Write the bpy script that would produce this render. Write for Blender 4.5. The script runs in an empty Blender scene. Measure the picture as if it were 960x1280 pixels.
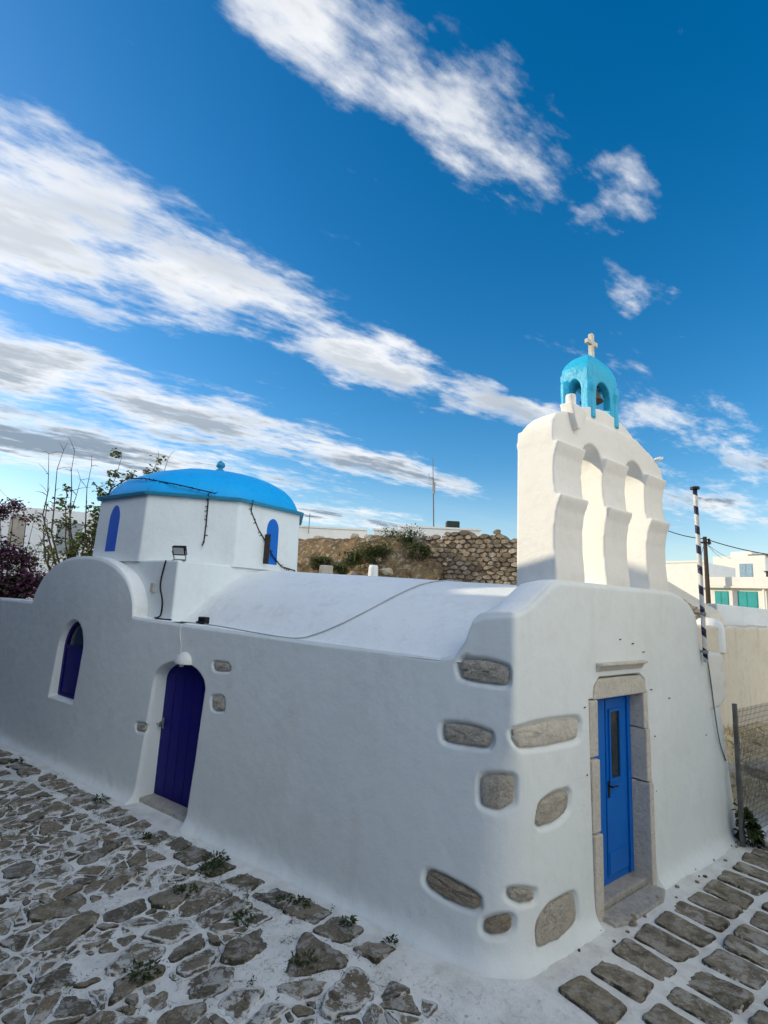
import bpy, bmesh, math, random
import numpy as np
from mathutils import Vector, Matrix, noise as mn
random.seed(7); rng = np.random.default_rng(7)
scn = bpy.context.scene
COL = scn.collection
rad = math.radians

# ------------------------------------------------------------------ frame of the place
CAMZ, PITCH, ROLL, FPX = 2.95, 0.16367, 0.04956, 650.0      # metres, radians, pixels of a 960 x 1280 picture
CAM = Vector((0, 0, CAMZ))
C0 = Vector((1.2508, 4.8734, 0))                             # chapel corner by the lane
U = Vector((-0.8203, 0.5719, 0)); W = Vector((0.5719, 0.8203, 0))    # along the long wall / into the chapel
S = Vector((0.7908, 0.6121, 0)); N = Vector((0.6121, -0.7908, 0))    # along the front / outwards from it
GZ = -0.06
SUN_EL = rad(17.0); SUN_D = Vector((-0.983, 0.183, 0)).normalized()
SUN = (SUN_D * math.cos(SUN_EL) + Vector((0, 0, math.sin(SUN_EL)))).normalized()
def G(u, v, z): return C0 + U * u + W * v + Vector((0, 0, z))
def F(s, d, z): return C0 + S * s - N * d + Vector((0, 0, z))
_cp, _sp = math.cos(PITCH), math.sin(PITCH)
_fw = Vector((0, _cp, _sp)); _up = Vector((0, -_sp, _cp)); _rt = Vector((1, 0, 0))
_R = _rt * math.cos(ROLL) + _up * math.sin(ROLL); _U = _up * math.cos(ROLL) - _rt * math.sin(ROLL)
def at(x, y, Y):
    d = _fw + _R * ((x - 480) / FPX) - _U * ((y - 640) / FPX)
    return CAM + d * (Y / d.y)

# ------------------------------------------------------------------ object helpers
def put(o, parent=None):
    COL.objects.link(o)
    if parent is not None:
        o.parent = parent
        o.matrix_parent_inverse = Matrix.Translation(parent.matrix_world.translation if False else parent['_o'] if '_o' in parent else (0, 0, 0)).inverted()
    return o
def tag(o, label=None, cat=None, group=None, kind=None):
    if label: o['label'] = label
    if cat: o['category'] = cat
    if group: o['group'] = group
    if kind: o['kind'] = kind
    return o
def empty(name, loc, label, cat, group=None):
    o = bpy.data.objects.new(name, None); o.location = loc; o.empty_display_size = .2
    COL.objects.link(o); return tag(o, label, cat, group)
def link(name, me, mat, parent=None, smooth=False):
    """mesh is in world coordinates; move its origin to the root (thing) or to its parent"""
    for m in (mat if isinstance(mat, (list, tuple)) else [mat]): me.materials.append(m)
    if smooth:
        me.polygons.foreach_set('use_smooth', [True] * len(me.polygons))
    o = bpy.data.objects.new(name, me)
    org = Vector((0, 0, 0))
    if parent is None:
        vs = me.vertices
        if len(vs):
            co = np.empty(len(vs) * 3); vs.foreach_get('co', co); co = co.reshape(-1, 3)
            org = Vector(((co[:, 0].min() + co[:, 0].max()) / 2, (co[:, 1].min() + co[:, 1].max()) / 2, co[:, 2].min()))
    else:
        q = parent
        while q is not None: org = org + q.location; q = q.parent
    me.transform(Matrix.Translation(-org))
    o.location = org if parent is None else (0, 0, 0)
    COL.objects.link(o)
    if parent is not None: o.parent = parent
    return o
class MB:
    def __init__(s): s.v = []; s.f = []; s.c = []
    def add(s, vs, fs):
        b = len(s.v); s.v += [Vector(p) for p in vs]; s.f += [tuple(i + b for i in f) for f in fs]; return b
    def grid(s, rows, close=False, flip=False):
        n = len(rows[0]); b = len(s.v)
        for r in rows: s.v += [Vector(p) for p in r]
        for i in range(len(rows) - 1):
            for j in range(n if close else n - 1):
                k = (j + 1) % n
                q = (b + i * n + j, b + i * n + k, b + (i + 1) * n + k, b + (i + 1) * n + j)
                s.f.append(q[::-1] if flip else q)
    def box(s, o, ax, ay, az):
        o = Vector(o); P = [o + ax * i + ay * j + az * k for k in (0, 1) for j in (0, 1) for i in (0, 1)]
        s.add(P, [(0, 2, 3, 1), (4, 5, 7, 6), (0, 1, 5, 4), (2, 6, 7, 3), (0, 4, 6, 2), (1, 3, 7, 5)])
    def prism(s, poly, ext):
        n = len(poly); ext = Vector(ext); a = [Vector(p) for p in poly]
        s.add(a + [p + ext for p in a], [tuple(range(n))[::-1], tuple(range(n, 2 * n))] + [(i, (i + 1) % n, n + (i + 1) % n, n + i) for i in range(n)])
    def tube(s, pts, r, seg=6, caps=True):
        pts = [Vector(p) for p in pts]; rr = r if isinstance(r, (list, tuple)) else [r] * len(pts)
        rows = []; ref = None
        for i, p in enumerate(pts):
            t = (pts[min(i + 1, len(pts) - 1)] - pts[max(i - 1, 0)])
            if t.length < 1e-9: t = Vector((0, 0, 1))
            t.normalize()
            if ref is None: ref = Vector((0, 0, 1)) if abs(t.z) < .9 else Vector((1, 0, 0))
            a = (ref - t * ref.dot(t))
            if a.length < 1e-6: a = t.orthogonal()
            a.normalize(); ref = a; b = t.cross(a)
            rows.append([p + (a * math.cos(2 * math.pi * k / seg) + b * math.sin(2 * math.pi * k / seg)) * rr[i] for k in range(seg)])
        b0 = len(s.v); s.grid(rows, close=True)
        if caps:
            s.f.append(tuple(range(b0, b0 + seg))[::-1]); e = b0 + (len(pts) - 1) * seg; s.f.append(tuple(range(e, e + seg)))
    def lathe(s, o, prof, seg=24, arc=None):
        o = Vector(o)
        s.grid([[o + Vector((r * math.cos(2 * math.pi * k / seg), r * math.sin(2 * math.pi * k / seg), z)) for k in range(seg)] for r, z in prof], close=True)
    def mesh(s, name):
        me = bpy.data.meshes.new(name); me.from_pydata([tuple(p) for p in s.v], [], s.f); me.update()
        return me
    def build(s, name, mat, parent=None, smooth=False, bevel=0, fix=True, remesh=0, smit=4):
        me = s.mesh(name)
        if fix:
            bm = bmesh.new(); bm.from_mesh(me); bmesh.ops.recalc_face_normals(bm, faces=bm.faces); bm.to_mesh(me); bm.free()
        o = link(name, me, mat, parent, smooth)
        if remesh:
            m = o.modifiers.new('remesh', 'REMESH'); m.mode = 'VOXEL'; m.voxel_size = remesh; m.use_smooth_shade = True
            m = o.modifiers.new('soft', 'SMOOTH'); m.factor = .5; m.iterations = smit
        if bevel:
            m = o.modifiers.new('bevel', 'BEVEL'); m.width = bevel; m.segments = 2; m.limit_method = 'ANGLE'; m.angle_limit = rad(40)
        return o

# ------------------------------------------------------------------ materials
MATS = {}
class NT:
    def __init__(s, t): s.t = t; s.n = t.nodes; s.l = t.links
    def new(s, k, **kw):
        n = s.n.new(k)
        for a, b in kw.items(): setattr(n, a, b)
        return n
    def set(s, sock, val):
        if isinstance(val, bpy.types.NodeSocket): s.l.new(val, sock)
        else: sock.default_value = val
    def m(s, op, a, b=0.0, c=None, clamp=False):
        n = s.new('ShaderNodeMath', operation=op); n.use_clamp = clamp
        s.set(n.inputs[0], a); s.set(n.inputs[1], b)
        if c is not None: s.set(n.inputs[2], c)
        return n.outputs[0]
    def mix(s, f, a, b, mode='MIX'):
        n = s.new('ShaderNodeMix', data_type='RGBA', blend_type=mode); s.set(n.inputs[0], f)
        for i, x in ((6, a), (7, b)): s.set(n.inputs[i], (*x, 1) if isinstance(x, tuple) and len(x) == 3 else x)
        return n.outputs[2]
    def step(s, x, lo, hi):
        n = s.new('ShaderNodeMapRange', interpolation_type='SMOOTHSTEP'); s.set(n.inputs[0], x); s.set(n.inputs[1], lo); s.set(n.inputs[2], hi)
        return n.outputs[0]
    def noise(s, scale, detail=4, rough=.55, vec=None, dist=0.0, sx=None):
        n = s.new('ShaderNodeTexNoise'); n.inputs['Scale'].default_value = scale; n.inputs['Detail'].default_value = detail
        n.inputs['Roughness'].default_value = rough; n.inputs['Distortion'].default_value = dist
        if vec is not None: s.l.new(vec, n.inputs['Vector'])
        return n.outputs[0]
    def pos(s, scale=None, rotz=0):
        g = s.new('ShaderNodeNewGeometry').outputs['Position']
        if scale is None and not rotz: return g
        mp = s.new('ShaderNodeMapping'); s.l.new(g, mp.inputs[0]); mp.inputs['Scale'].default_value = scale or (1, 1, 1); mp.inputs['Rotation'].default_value = (0, 0, rotz)
        return mp.outputs[0]
    def bump(s, h, strength=.3, dist=.01):
        n = s.new('ShaderNodeBump'); n.inputs['Strength'].default_value = strength; n.inputs['Distance'].default_value = dist; s.l.new(h, n.inputs['Height']); return n.outputs[0]
def material(name, rough=.8, metallic=0, spec=.3):
    m = bpy.data.materials.new(name); m.use_nodes = True; t = NT(m.node_tree); b = m.node_tree.nodes['Principled BSDF']
    b.inputs['Roughness'].default_value = rough; b.inputs['Metallic'].default_value = metallic; b.inputs['Specular IOR Level'].default_value = spec
    return m, t, b
def simple(name, a, b2=None, scale=6, rough=.7, metallic=0, spec=.3, bump=.2, bscale=40, bdist=.004):
    m, t, b = material(name, rough, metallic, spec)
    p = t.pos(); b2 = b2 or tuple(x * .8 for x in a)
    t.l.new(t.mix(t.step(t.noise(scale, 5, .6, p), .35, .65), a, b2), b.inputs['Base Color'])
    if bump: t.l.new(t.bump(t.noise(bscale, 4, .6, p), bump, bdist), b.inputs['Normal'])
    MATS[name] = m; return m
def whitewash(name, base=(.80, .80, .775), dirt=(.60, .585, .54), amount=.35, streak=True, bump=.25):
    m, t, b = material(name, .85, 0, .2); p = t.pos()
    big = t.noise(1.3, 4, .6, p); fine = t.noise(9, 4, .65, p)
    mask = t.m('MULTIPLY', t.step(t.m('ADD', t.m('MULTIPLY', big, .6), t.m('MULTIPLY', fine, .4)), .48, .72), amount)
    col = t.mix(mask, base, dirt)
    if streak:
        st = t.noise(5.5, 5, .6, t.pos((1, 1, .12)))
        col = t.mix(t.m('MULTIPLY', t.step(st, .52, .75), amount * .7), col, dirt)
    t.l.new(col, b.inputs['Base Color'])
    br = t.noise(26, 4, .6, t.pos((1, 1, .22)))
    hl = t.m('SUBTRACT', 1.0, t.step(t.m('ABSOLUTE', t.m('SUBTRACT', t.noise(.9, 6, .62, p, .6), .5)), .0006, .0022))
    hl = t.m('MULTIPLY', hl, t.step(t.noise(.55, 2, .5, p), .50, .58))
    pt = t.step(t.noise(2.1, 5, .68, p, .5), .50, .54)
    col = t.mix(t.m('MULTIPLY', pt, .10), col, tuple(x * .80 for x in base)); col = t.mix(t.m('MULTIPLY', hl, .45), col, dirt); t.l.new(col, b.inputs['Base Color'])
    h = t.m('ADD', t.m('MULTIPLY', t.noise(4.5, 4, .55, p), 1.0), t.m('MULTIPLY', t.noise(45, 5, .7, p), .16))
    h = t.m('ADD', h, t.m('ADD', t.m('MULTIPLY', br, .16), t.m('MULTIPLY', pt, .05)))
    t.l.new(t.bump(h, bump, .05), b.inputs['Normal'])
    MATS[name] = m; return m
WHITE = whitewash('whitewash', (.755, .81, .81), amount=.22, bump=.22)
ROOFW = whitewash('roof_whitewash', (.82, .845, .84), (.56, .56, .54), .5, streak=False, bump=.3)
BELLW = whitewash('belfry_whitewash', (.82, .815, .78), (.66, .64, .58), .35)
CREAM = whitewash('cream_limewash', (.84, .765, .60), (.7, .62, .48), .3, bump=.1)  # warm tone for the added house, to tint its bounced light
HOUSEW = whitewash('house_whitewash', (.78, .78, .75), (.6, .58, .53), .4, bump=.1)
GREYP = whitewash('grey_lane_plaster', (.12, .135, .15), (.09, .1, .11), .5, bump=.1)  # kept very dark so the unseen walls return little light to the lane
PLASTER = whitewash('beige_plaster', (.68, .60, .47), (.52, .44, .32), .8, bump=.3)
def stone_mat(name, a, b2, dark, scale=7):
    m, t, b = material(name, .9, 0, .2); p = t.pos()
    c = t.mix(t.step(t.noise(scale, 6, .65, p), .35, .65), a, b2)
    c = t.mix(t.m('MULTIPLY', t.step(t.noise(scale * 4, 5, .7, p), .52, .68), .75), c, dark)
    t.l.new(c, b.inputs['Base Color'])
    h = t.m('ADD', t.noise(scale * 3, 6, .7, p), t.m('MULTIPLY', t.noise(scale * 14, 4, .7, p), .4))
    t.l.new(t.bump(h, 1.0, .04), b.inputs['Normal'])
    MATS[name] = m; return m
STONE = stone_mat('weathered_stone', (.74, .69, .59), (.60, .55, .46), (.28, .255, .215), 12)
STONE_D = stone_mat('rough_brown_stone', (.60, .52, .41), (.44, .37, .28), (.18, .15, .115), 16)
MARBLE = stone_mat('door_marble', (.80, .76, .67), (.72, .68, .59), (.56, .52, .44), 6)
STEP = stone_mat('threshold_cement', (.60, .58, .53), (.48, .465, .42), (.30, .285, .26), 6)
def paint(name, a, b2, rough, streak=.5, bump=.08, spec=.5):
    m, t, b = material(name, rough, 0, spec); p = t.pos()
    c = t.mix(t.step(t.noise(2.2, 5, .6, p), .35, .7), a, b2)
    c = t.mix(t.m('MULTIPLY', t.step(t.noise(14, 5, .7, t.pos((1, 1, .15))), .5, .75), streak), c, tuple(x * .68 for x in a))
    c = t.mix(t.m('MULTIPLY', t.step(t.noise(5, 7, .75, p, .4), .56, .70), streak * .55), c, tuple(min(1, x * .85 + .035) for x in a))
    t.l.new(c, b.inputs['Base Color']); t.l.new(t.bump(t.noise(25, 4, .6, p), bump, .02), b.inputs['Normal'])
    MATS[name] = m; return m
DOME = paint('dome_blue', (.008, .39, .86), (.010, .42, .88), .5, .55, .22, .2)
CORN = paint('cornice_teal', (.02, .25, .40), (.02, .22, .36), .5)
CUP = paint('cupola_cyan', (.018, .46, .72), (.018, .42, .68), .45, .5, .4)
SHUT = paint('shutter_blue', (.006, .11, .60), (.006, .10, .54), .5, .3)
NAVY = paint('navy_door_paint', (.005, .003, .175), (.0045, .0025, .15), .5, .3, .05, .25)
FRONTB = paint('front_door_blue', (.001, .145, .58), (.001, .13, .52), .42, .3, .05, .3)
TEAL = paint('shutter_turquoise', (.02, .34, .36), (.02, .29, .31), .5, .3)
BLACK = simple('black_plastic', (.012, .012, .014), rough=.45, bump=0)
CABLE = simple('grey_cable', (.16, .16, .155), rough=.6, bump=0)
METAL = simple('galvanised_steel', (.30, .31, .31), (.22, .23, .23), rough=.5, metallic=.5, bump=.05)
FMETAL = simple('dull_dark_steel', (.15, .155, .155), (.10, .105, .105), rough=.6, metallic=.3, bump=.05)
BRASS = simple('aged_bronze', (.16, .10, .045), (.10, .07, .04), rough=.5, metallic=.7, bump=.2)
WOODP = simple('dark_wood', (.06, .045, .035), (.035, .028, .022), rough=.8)
def glassy(name, c=(.012, .016, .018), rough=.12):
    m, t, b = material(name, rough, 0, .6); p = t.pos()
    t.l.new(t.mix(t.noise(2, 3, .5, p), c, tuple(x * 1.8 for x in c)), b.inputs['Base Color']); MATS[name] = m; return m
GLASS = glassy('dark_window_glass')
LENS = glassy('lamp_lens', (.42, .42, .42), .2)
def stripes():
    m, t, b = material('flagpole_paint', .5); tc = t.new('ShaderNodeTexCoord').outputs['Object']
    x = t.new('ShaderNodeSeparateXYZ'); t.l.new(tc, x.inputs[0])
    a = t.m('DIVIDE', t.m('ARCTAN2', x.outputs[1], x.outputs[0]), 2 * math.pi)
    ph = t.m('FRACT', t.m('ADD', t.m('MULTIPLY', x.outputs[2], 3.6), a))
    col = t.mix(t.m('GREATER_THAN', ph, .43), (.012, .014, .06), (.62, .62, .62))
    col = t.mix(t.m('MULTIPLY', t.step(t.noise(30, 4, .7, tc), .5, .7), .45), col, (.25, .25, .27))
    t.l.new(col, b.inputs['Base Color']); return m
POLEP = stripes()
def attr_stone(name, cols, white_edge=True, whitewash_col=(.72, .73, .71), rim=(.05, .9), moss=.5):
    """stones with a per-stone tint (attribute r), radial place (g); the lime wash laps over their rims"""
    m, t, b = material(name, .88, 0, .25); p = t.pos()
    a = t.new('ShaderNodeVertexColor', layer_name='tint').outputs[0]; sp = t.new('ShaderNodeSeparateColor'); t.l.new(a, sp.inputs[0])
    r, g, w = sp.outputs[0], sp.outputs[1], sp.outputs[2]
    cr = t.new('ShaderNodeValToRGB'); t.l.new(r, cr.inputs[0]); cr.color_ramp.elements.remove(cr.color_ramp.elements[0])
    for i, c in enumerate(cols):
        e = cr.color_ramp.elements[0] if i == 0 else cr.color_ramp.elements.new(i / (len(cols) - 1)); e.position = i / (len(cols) - 1); e.color = (*c, 1)
    n1 = t.noise(9, 6, .7, p); n2 = t.noise(38, 5, .7, p)
    c = t.mix(t.m('MULTIPLY', t.step(n1, .42, .62), .55), cr.outputs[0], (.09, .08, .06))
    c = t.mix(t.m('MULTIPLY', t.step(n2, .52, .66), .6), c, (.36, .335, .28))
    c = t.mix(t.m('MULTIPLY', t.step(t.noise(75, 4, .75, p), .54, .66), .55), c, (.05, .045, .035))
    if white_edge:
        bl = t.m('MULTIPLY', t.step(t.noise(6.5, 7, .75, p, .5), .50, .56), t.m('SUBTRACT', 1.1, w))
        c = t.mix(t.m('MULTIPLY', bl, .9), c, whitewash_col)
    mo = t.step(t.noise(3.6, 5, .75, p, .4), .55, .64)
    c = t.mix(t.m('MULTIPLY', mo, moss), c, (.025, .028, .014))
    if white_edge:
        e = t.m('ADD', g, t.m('MULTIPLY', t.m('SUBTRACT', t.noise(16, 6, .7, p), .5), 1.3))
        e = t.m('ADD', e, t.m('MULTIPLY', t.m('SUBTRACT', w, .5), 1.1))
        wm = t.m('SUBTRACT', 1.0, t.step(e, .10, .24))
        c = t.mix(t.m('MULTIPLY', wm, .92), c, whitewash_col)
    dk = t.m('MULTIPLY', t.m('SUBTRACT', 1.0, t.step(g, .0, .34)), t.step(t.noise(8, 4, .7, p), .40, .56))
    if white_edge: c = t.mix(t.m('MULTIPLY', dk, .9), c, (.035, .03, .02))
    t.l.new(c, b.inputs['Base Color'])
    h = t.m('ADD', t.noise(14, 6, .7, p), t.m('MULTIPLY', n2, .45)); t.l.new(t.bump(h, 1.0, .03), b.inputs['Normal'])
    MATS[name] = m; return m
PAVE = attr_stone('flagstone', [(.20, .165, .12), (.30, .26, .185), (.16, .145, .115), (.26, .21, .145), (.33, .29, .22), (.13, .115, .09)])
RUBBLE = attr_stone('rubble_masonry', [(.29, .22, .15), (.46, .38, .28), (.23, .17, .115), (.52, .44, .34), (.35, .28, .20), (.19, .14, .095)], white_edge=False, moss=.25)
ROCK = stone_mat('field_rock', (.58, .51, .39), (.44, .37, .26), (.20, .165, .115), 4)
def ground_mat():
    m, t, b = material('lime_washed_ground', .92, 0, .15); p = t.pos()
    lime = t.mix(t.step(t.noise(3, 6, .65, p), .4, .68), (.80, .815, .795), (.64, .645, .62))
    crack = t.m('MAXIMUM', t.step(t.noise(11, 8, .75, p, .6), .575, .64), t.m('MULTIPLY', t.step(t.noise(26, 7, .75, p, .8), .60, .66), .8))
    ln = t.m('ABSOLUTE', t.m('SUBTRACT', t.noise(5.5, 5, .6, p, 1.2), .5)); ln2 = t.m('ABSOLUTE', t.m('SUBTRACT', t.noise(13, 5, .65, p, .8), .5))
    crack = t.m('MAXIMUM', crack, t.m('MULTIPLY', t.m('SUBTRACT', 1.0, t.step(ln, .003, .014)), t.m('MULTIPLY', t.step(t.noise(2.1, 3, .6, p), .50, .58), .6)))
    crack = t.m('MAXIMUM', crack, t.m('MULTIPLY', t.m('SUBTRACT', 1.0, t.step(ln2, .005, .018)), t.m('MULTIPLY', t.step(t.noise(3.7, 3, .6, p), .54, .62), .5)))
    a = t.new('ShaderNodeVertexColor', layer_name='zone').outputs[0]; sp = t.new('ShaderNodeSeparateColor'); t.l.new(a, sp.inputs[0])
    soil = t.mix(t.noise(9, 5, .7, p), (.045, .04, .026), (.10, .085, .06))
    lime = t.mix(t.m('MULTIPLY', crack, sp.outputs[1]), lime, soil)
    earth = t.mix(t.step(t.noise(1.4, 7, .7, p), .4, .6), (.62, .49, .29), (.45, .35, .20))
    earth = t.mix(t.step(t.noise(6, 6, .7, p), .52, .62), earth, (.60, .53, .39))
    earth = t.mix(t.step(t.noise(2.7, 6, .7, p), .58, .66), earth, (.13, .12, .05))
    t.l.new(t.mix(sp.outputs[0], earth, lime), b.inputs['Base Color'])
    h = t.m('ADD', t.noise(9, 6, .7, p), t.m('MULTIPLY', t.noise(48, 5, .75, p), .4)); t.l.new(t.bump(t.m('SUBTRACT', h, t.m('MULTIPLY', crack, .4)), .55, .03), b.inputs['Normal'])
    return m
GROUND = ground_mat()
def leaf_mat(name, cols, trans=.25):
    m, t, b = material(name, .6, 0, .3)
    oi = t.new('ShaderNodeNewGeometry').outputs['Random Per Island']
    cr = t.new('ShaderNodeValToRGB'); t.l.new(oi, cr.inputs[0]); cr.color_ramp.elements.remove(cr.color_ramp.elements[0])
    for i, c in enumerate(cols):
        e = cr.color_ramp.elements[0] if i == 0 else cr.color_ramp.elements.new(i / (len(cols) - 1)); e.position = i / (len(cols) - 1); e.color = (*c, 1)
    t.l.new(cr.outputs[0], b.inputs['Base Color'])
    tr = t.new('ShaderNodeBsdfTranslucent'); t.l.new(cr.outputs[0], tr.inputs[0]); mx = t.new('ShaderNodeMixShader'); mx.inputs[0].default_value = trans
    t.l.new(b.outputs[0], mx.inputs[1]); t.l.new(tr.outputs[0], mx.inputs[2])
    t.l.new(mx.outputs[0], m.node_tree.nodes['Material Output'].inputs[0]); return m
LEAF = leaf_mat('tree_leaf', [(.07, .10, .025), (.12, .15, .035), (.05, .075, .02), (.16, .18, .05)], .4)
WEED = leaf_mat('weed_leaf', [(.035, .06, .018), (.06, .09, .025), (.03, .045, .015)])
SHRUB = leaf_mat('shrub_leaf', [(.06, .09, .03), (.10, .13, .04), (.14, .15, .06), (.05, .07, .02)])
BOUG = leaf_mat('bougainvillea_bract', [(.05, .07, .02), (.22, .03, .14), (.035, .055, .02), (.06, .085, .03), (.30, .05, .20), (.045, .06, .025), (.14, .02, .09)])
DRYG = leaf_mat('dry_grass_blade', [(.34, .26, .12), (.42, .33, .16), (.26, .20, .09)])
YEL = leaf_mat('yellow_flower', [(.6, .5, .05), (.55, .45, .08)])
BARK = simple('bark', (.10, .075, .06), (.06, .045, .035), 20, .9, bump=.5)

# ------------------------------------------------------------------ world, sun, camera
world = bpy.data.worlds.new('World'); scn.world = world; world.use_nodes = True
def build_world():
    t = NT(world.node_tree); bg = t.n['Background']; out = t.n['World Output']
    sky = t.new('ShaderNodeTexSky', sky_type='NISHITA'); sky.sun_disc = False; sky.sun_elevation = SUN_EL
    sky.sun_rotation = math.atan2(SUN_D.x, SUN_D.y); sky.altitude = 50; sky.air_density = 1.0; sky.dust_density = .6; sky.ozone_density = 2.0
    hs = t.new('ShaderNodeHueSaturation'); hs.inputs['Saturation'].default_value = SKY_SAT; hs.inputs['Value'].default_value = SKY_VAL; t.l.new(sky.outputs[0], hs.inputs['Color'])
    d = t.new('ShaderNodeTexCoord').outputs['Generated']
    x = t.new('ShaderNodeSeparateXYZ'); t.l.new(d, x.inputs[0])
    zz = t.m('ADD', t.m('MAXIMUM', x.outputs[2], 0.0), .1)
    px = t.m('DIVIDE', x.outputs[0], zz); py = t.m('DIVIDE', x.outputs[1], zz)
    # the cloud sheet: p along the streets of cloud, q across them
    p = t.m('ADD', t.m('MULTIPLY', px, .84), t.m('MULTIPLY', py, .545)); q = t.m('ADD', t.m('MULTIPLY', px, -.545), t.m('MULTIPLY', py, .84))
    cv = t.new('ShaderNodeCombineXYZ'); t.l.new(p, cv.inputs[0]); t.l.new(q, cv.inputs[1])
    def stretched(sx, sy, off=0.0):
        mp = t.new('ShaderNodeMapping'); t.l.new(cv.outputs[0], mp.inputs[0]); mp.inputs['Scale'].default_value = (sx, sy, 1); mp.inputs['Location'].default_value = (off, off * .7, off * .3); return mp.outputs[0]
    w1 = t.noise(1.0, 2, .55, stretched(1.5, 2.6, 3.1)); w2 = t.noise(1.0, 2, .55, stretched(2.4, 2.4, 9.3))
    p2 = t.m('ADD', p, t.m('MULTIPLY', t.m('SUBTRACT', w1, .5), .5)); q2 = t.m('ADD', q, t.m('MULTIPLY', t.m('SUBTRACT', w2, .5), .42))
    tot = None
    for pc, qc, pr, qr, a in CLOUDS:
        dp = t.m('DIVIDE', t.m('SUBTRACT', p2, pc), pr); dq = t.m('DIVIDE', t.m('SUBTRACT', q2, qc), qr)
        e = t.m('SUBTRACT', 1.0, t.m('SQRT', t.m('ADD', t.m('MULTIPLY', dp, dp), t.m('MULTIPLY', dq, dq))))
        e = t.m('MULTIPLY', t.m('MINIMUM', t.m('MAXIMUM', e, -1.0), .75), a)
        tot = e if tot is None else t.m('MAXIMUM', tot, e)
    f1 = t.noise(1.0, 6, .62, stretched(2.6, 6.5, 1.7)); f2 = t.noise(1.0, 5, .62, stretched(10, 19, 5.2))
    fb = t.m('ADD', t.m('MULTIPLY', t.m('SUBTRACT', f1, .5), 2.6), t.m('MULTIPLY', t.m('SUBTRACT', f2, .5), 1.25))
    den = t.m('ADD', t.m('MULTIPLY', tot, 1.25), fb)
    cov = t.step(den, .0, 1.12)
    # thick parts of a backlit cloud are greyer
    thick = t.step(t.m('ADD', den, t.m('MULTIPLY', t.m('SUBTRACT', t.noise(1.0, 3, .6, stretched(1.6, 5.5, 12.4)), .5), 2.2)), .55, 1.35)
    low = t.m('SUBTRACT', 1.0, t.step(x.outputs[2], .1, .5))
    ccol = t.mix(t.m('MULTIPLY', thick, t.m('ADD', .42, t.m('MULTIPLY', low, .75))), CLOUD_W, CLOUD_G)
    hz = t.m('MULTIPLY', t.m('SUBTRACT', 1.0, t.step(x.outputs[2], .0, .26)), t.m('ADD', .22, t.m('MULTIPLY', t.noise(1.0, 3, .6, stretched(.8, 3.2, 7.7)), .5)))
    # gain on the unseen clouds behind the viewer, added to brighten the front wall
    cloud_gain = t.m('ADD', 1.0, t.m('MULTIPLY', t.m('MULTIPLY', t.step(t.m('MULTIPLY', py, -1.0), .0, 1.0), t.step(px, -.7, .8)), 2.8)); fc = t.new('ShaderNodeVectorMath', operation='SCALE'); t.l.new(ccol, fc.inputs[0]); t.l.new(cloud_gain, fc.inputs['Scale']); ccol = fc.outputs[0]
    skyc = t.mix(hz, hs.outputs[0], (3.3, 3.75, 4.1))
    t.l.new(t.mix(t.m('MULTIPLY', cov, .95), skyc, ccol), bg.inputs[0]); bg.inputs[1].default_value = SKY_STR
CLOUDS = [(.50, .66, .30, .125, 1.0), (.16, .67, .26, .085, .95),
          (-.25, 1.42, .60, .36, 1.1), (.30, 1.37, .45, .27, 1.1), (.85, 1.48, .45, .17, 1.05), (1.40, 1.42, .45, .13, 1.0),
          (-.3, 2.25, .8, .36, 1.3), (.55, 2.36, .9, .36, 1.3), (1.45, 2.36, .85, .24, 1.15), (.1, 3.1, 1.6, .6, 1.25), (1.9, 3.5, 1.5, .40, .9),
          (0, -3.2, 9, 3.2, 4.0), (-4.5, 1, 3.2, 6, 3.0), (4.6, -1.2, 2.2, 1.6, 2.0),  # unseen cloud cover behind and beside the viewer, added as fill light
          (1.20, .71, .12, .06, .50), (.93, .56, .10, .05, .36), (1.98, 1.06, .45, .16, .55), (2.6, 1.0, .7, .25, .55), (3.2, 1.5, .9, .35, .6), (-1.5, 2.2, 1.2, .8, .8)]
SKY_STR, SKY_SAT, SKY_VAL = .12, 1.46, .82
CLOUD_W = (4.15, 4.22, 4.3); CLOUD_G = (1.2, 1.5, 1.85)
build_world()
world.cycles.sampling_method = 'MANUAL'; world.cycles.sample_map_resolution = 512
sl = bpy.data.lights.new('sun', 'SUN'); sl.energy = 2.1; sl.angle = rad(.55); sl.color = (1.0, .86, .62)
so = bpy.data.objects.new('sun', sl); so.rotation_euler = SUN.to_track_quat('Z', 'Y').to_euler(); so.location = (-20, 4, 20); COL.objects.link(so)
cam = bpy.data.cameras.new('camera'); co = bpy.data.objects.new('camera', cam); COL.objects.link(co)
cam.sensor_fit = 'VERTICAL'; cam.sensor_height = 36; cam.sensor_width = 27; cam.lens = 36 * FPX / 1280; cam.clip_start = .05; cam.clip_end = 3000
co.matrix_world = Matrix.Translation(CAM) @ Matrix(((_R.x, _U.x, -_fw.x), (_R.y, _U.y, -_fw.y), (_R.z, _U.z, -_fw.z))).to_4x4()
scn.camera = co
scn.view_settings.view_transform = 'Standard'; scn.view_settings.look = 'None'; scn.view_settings.gamma = 1; scn.view_settings.exposure = 1.0
scn.view_settings.use_curve_mapping = False
scn.cycles.max_bounces = 6; scn.cycles.diffuse_bounces = 3; scn.cycles.use_adaptive_sampling = True; scn.cycles.adaptive_threshold = .02

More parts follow.
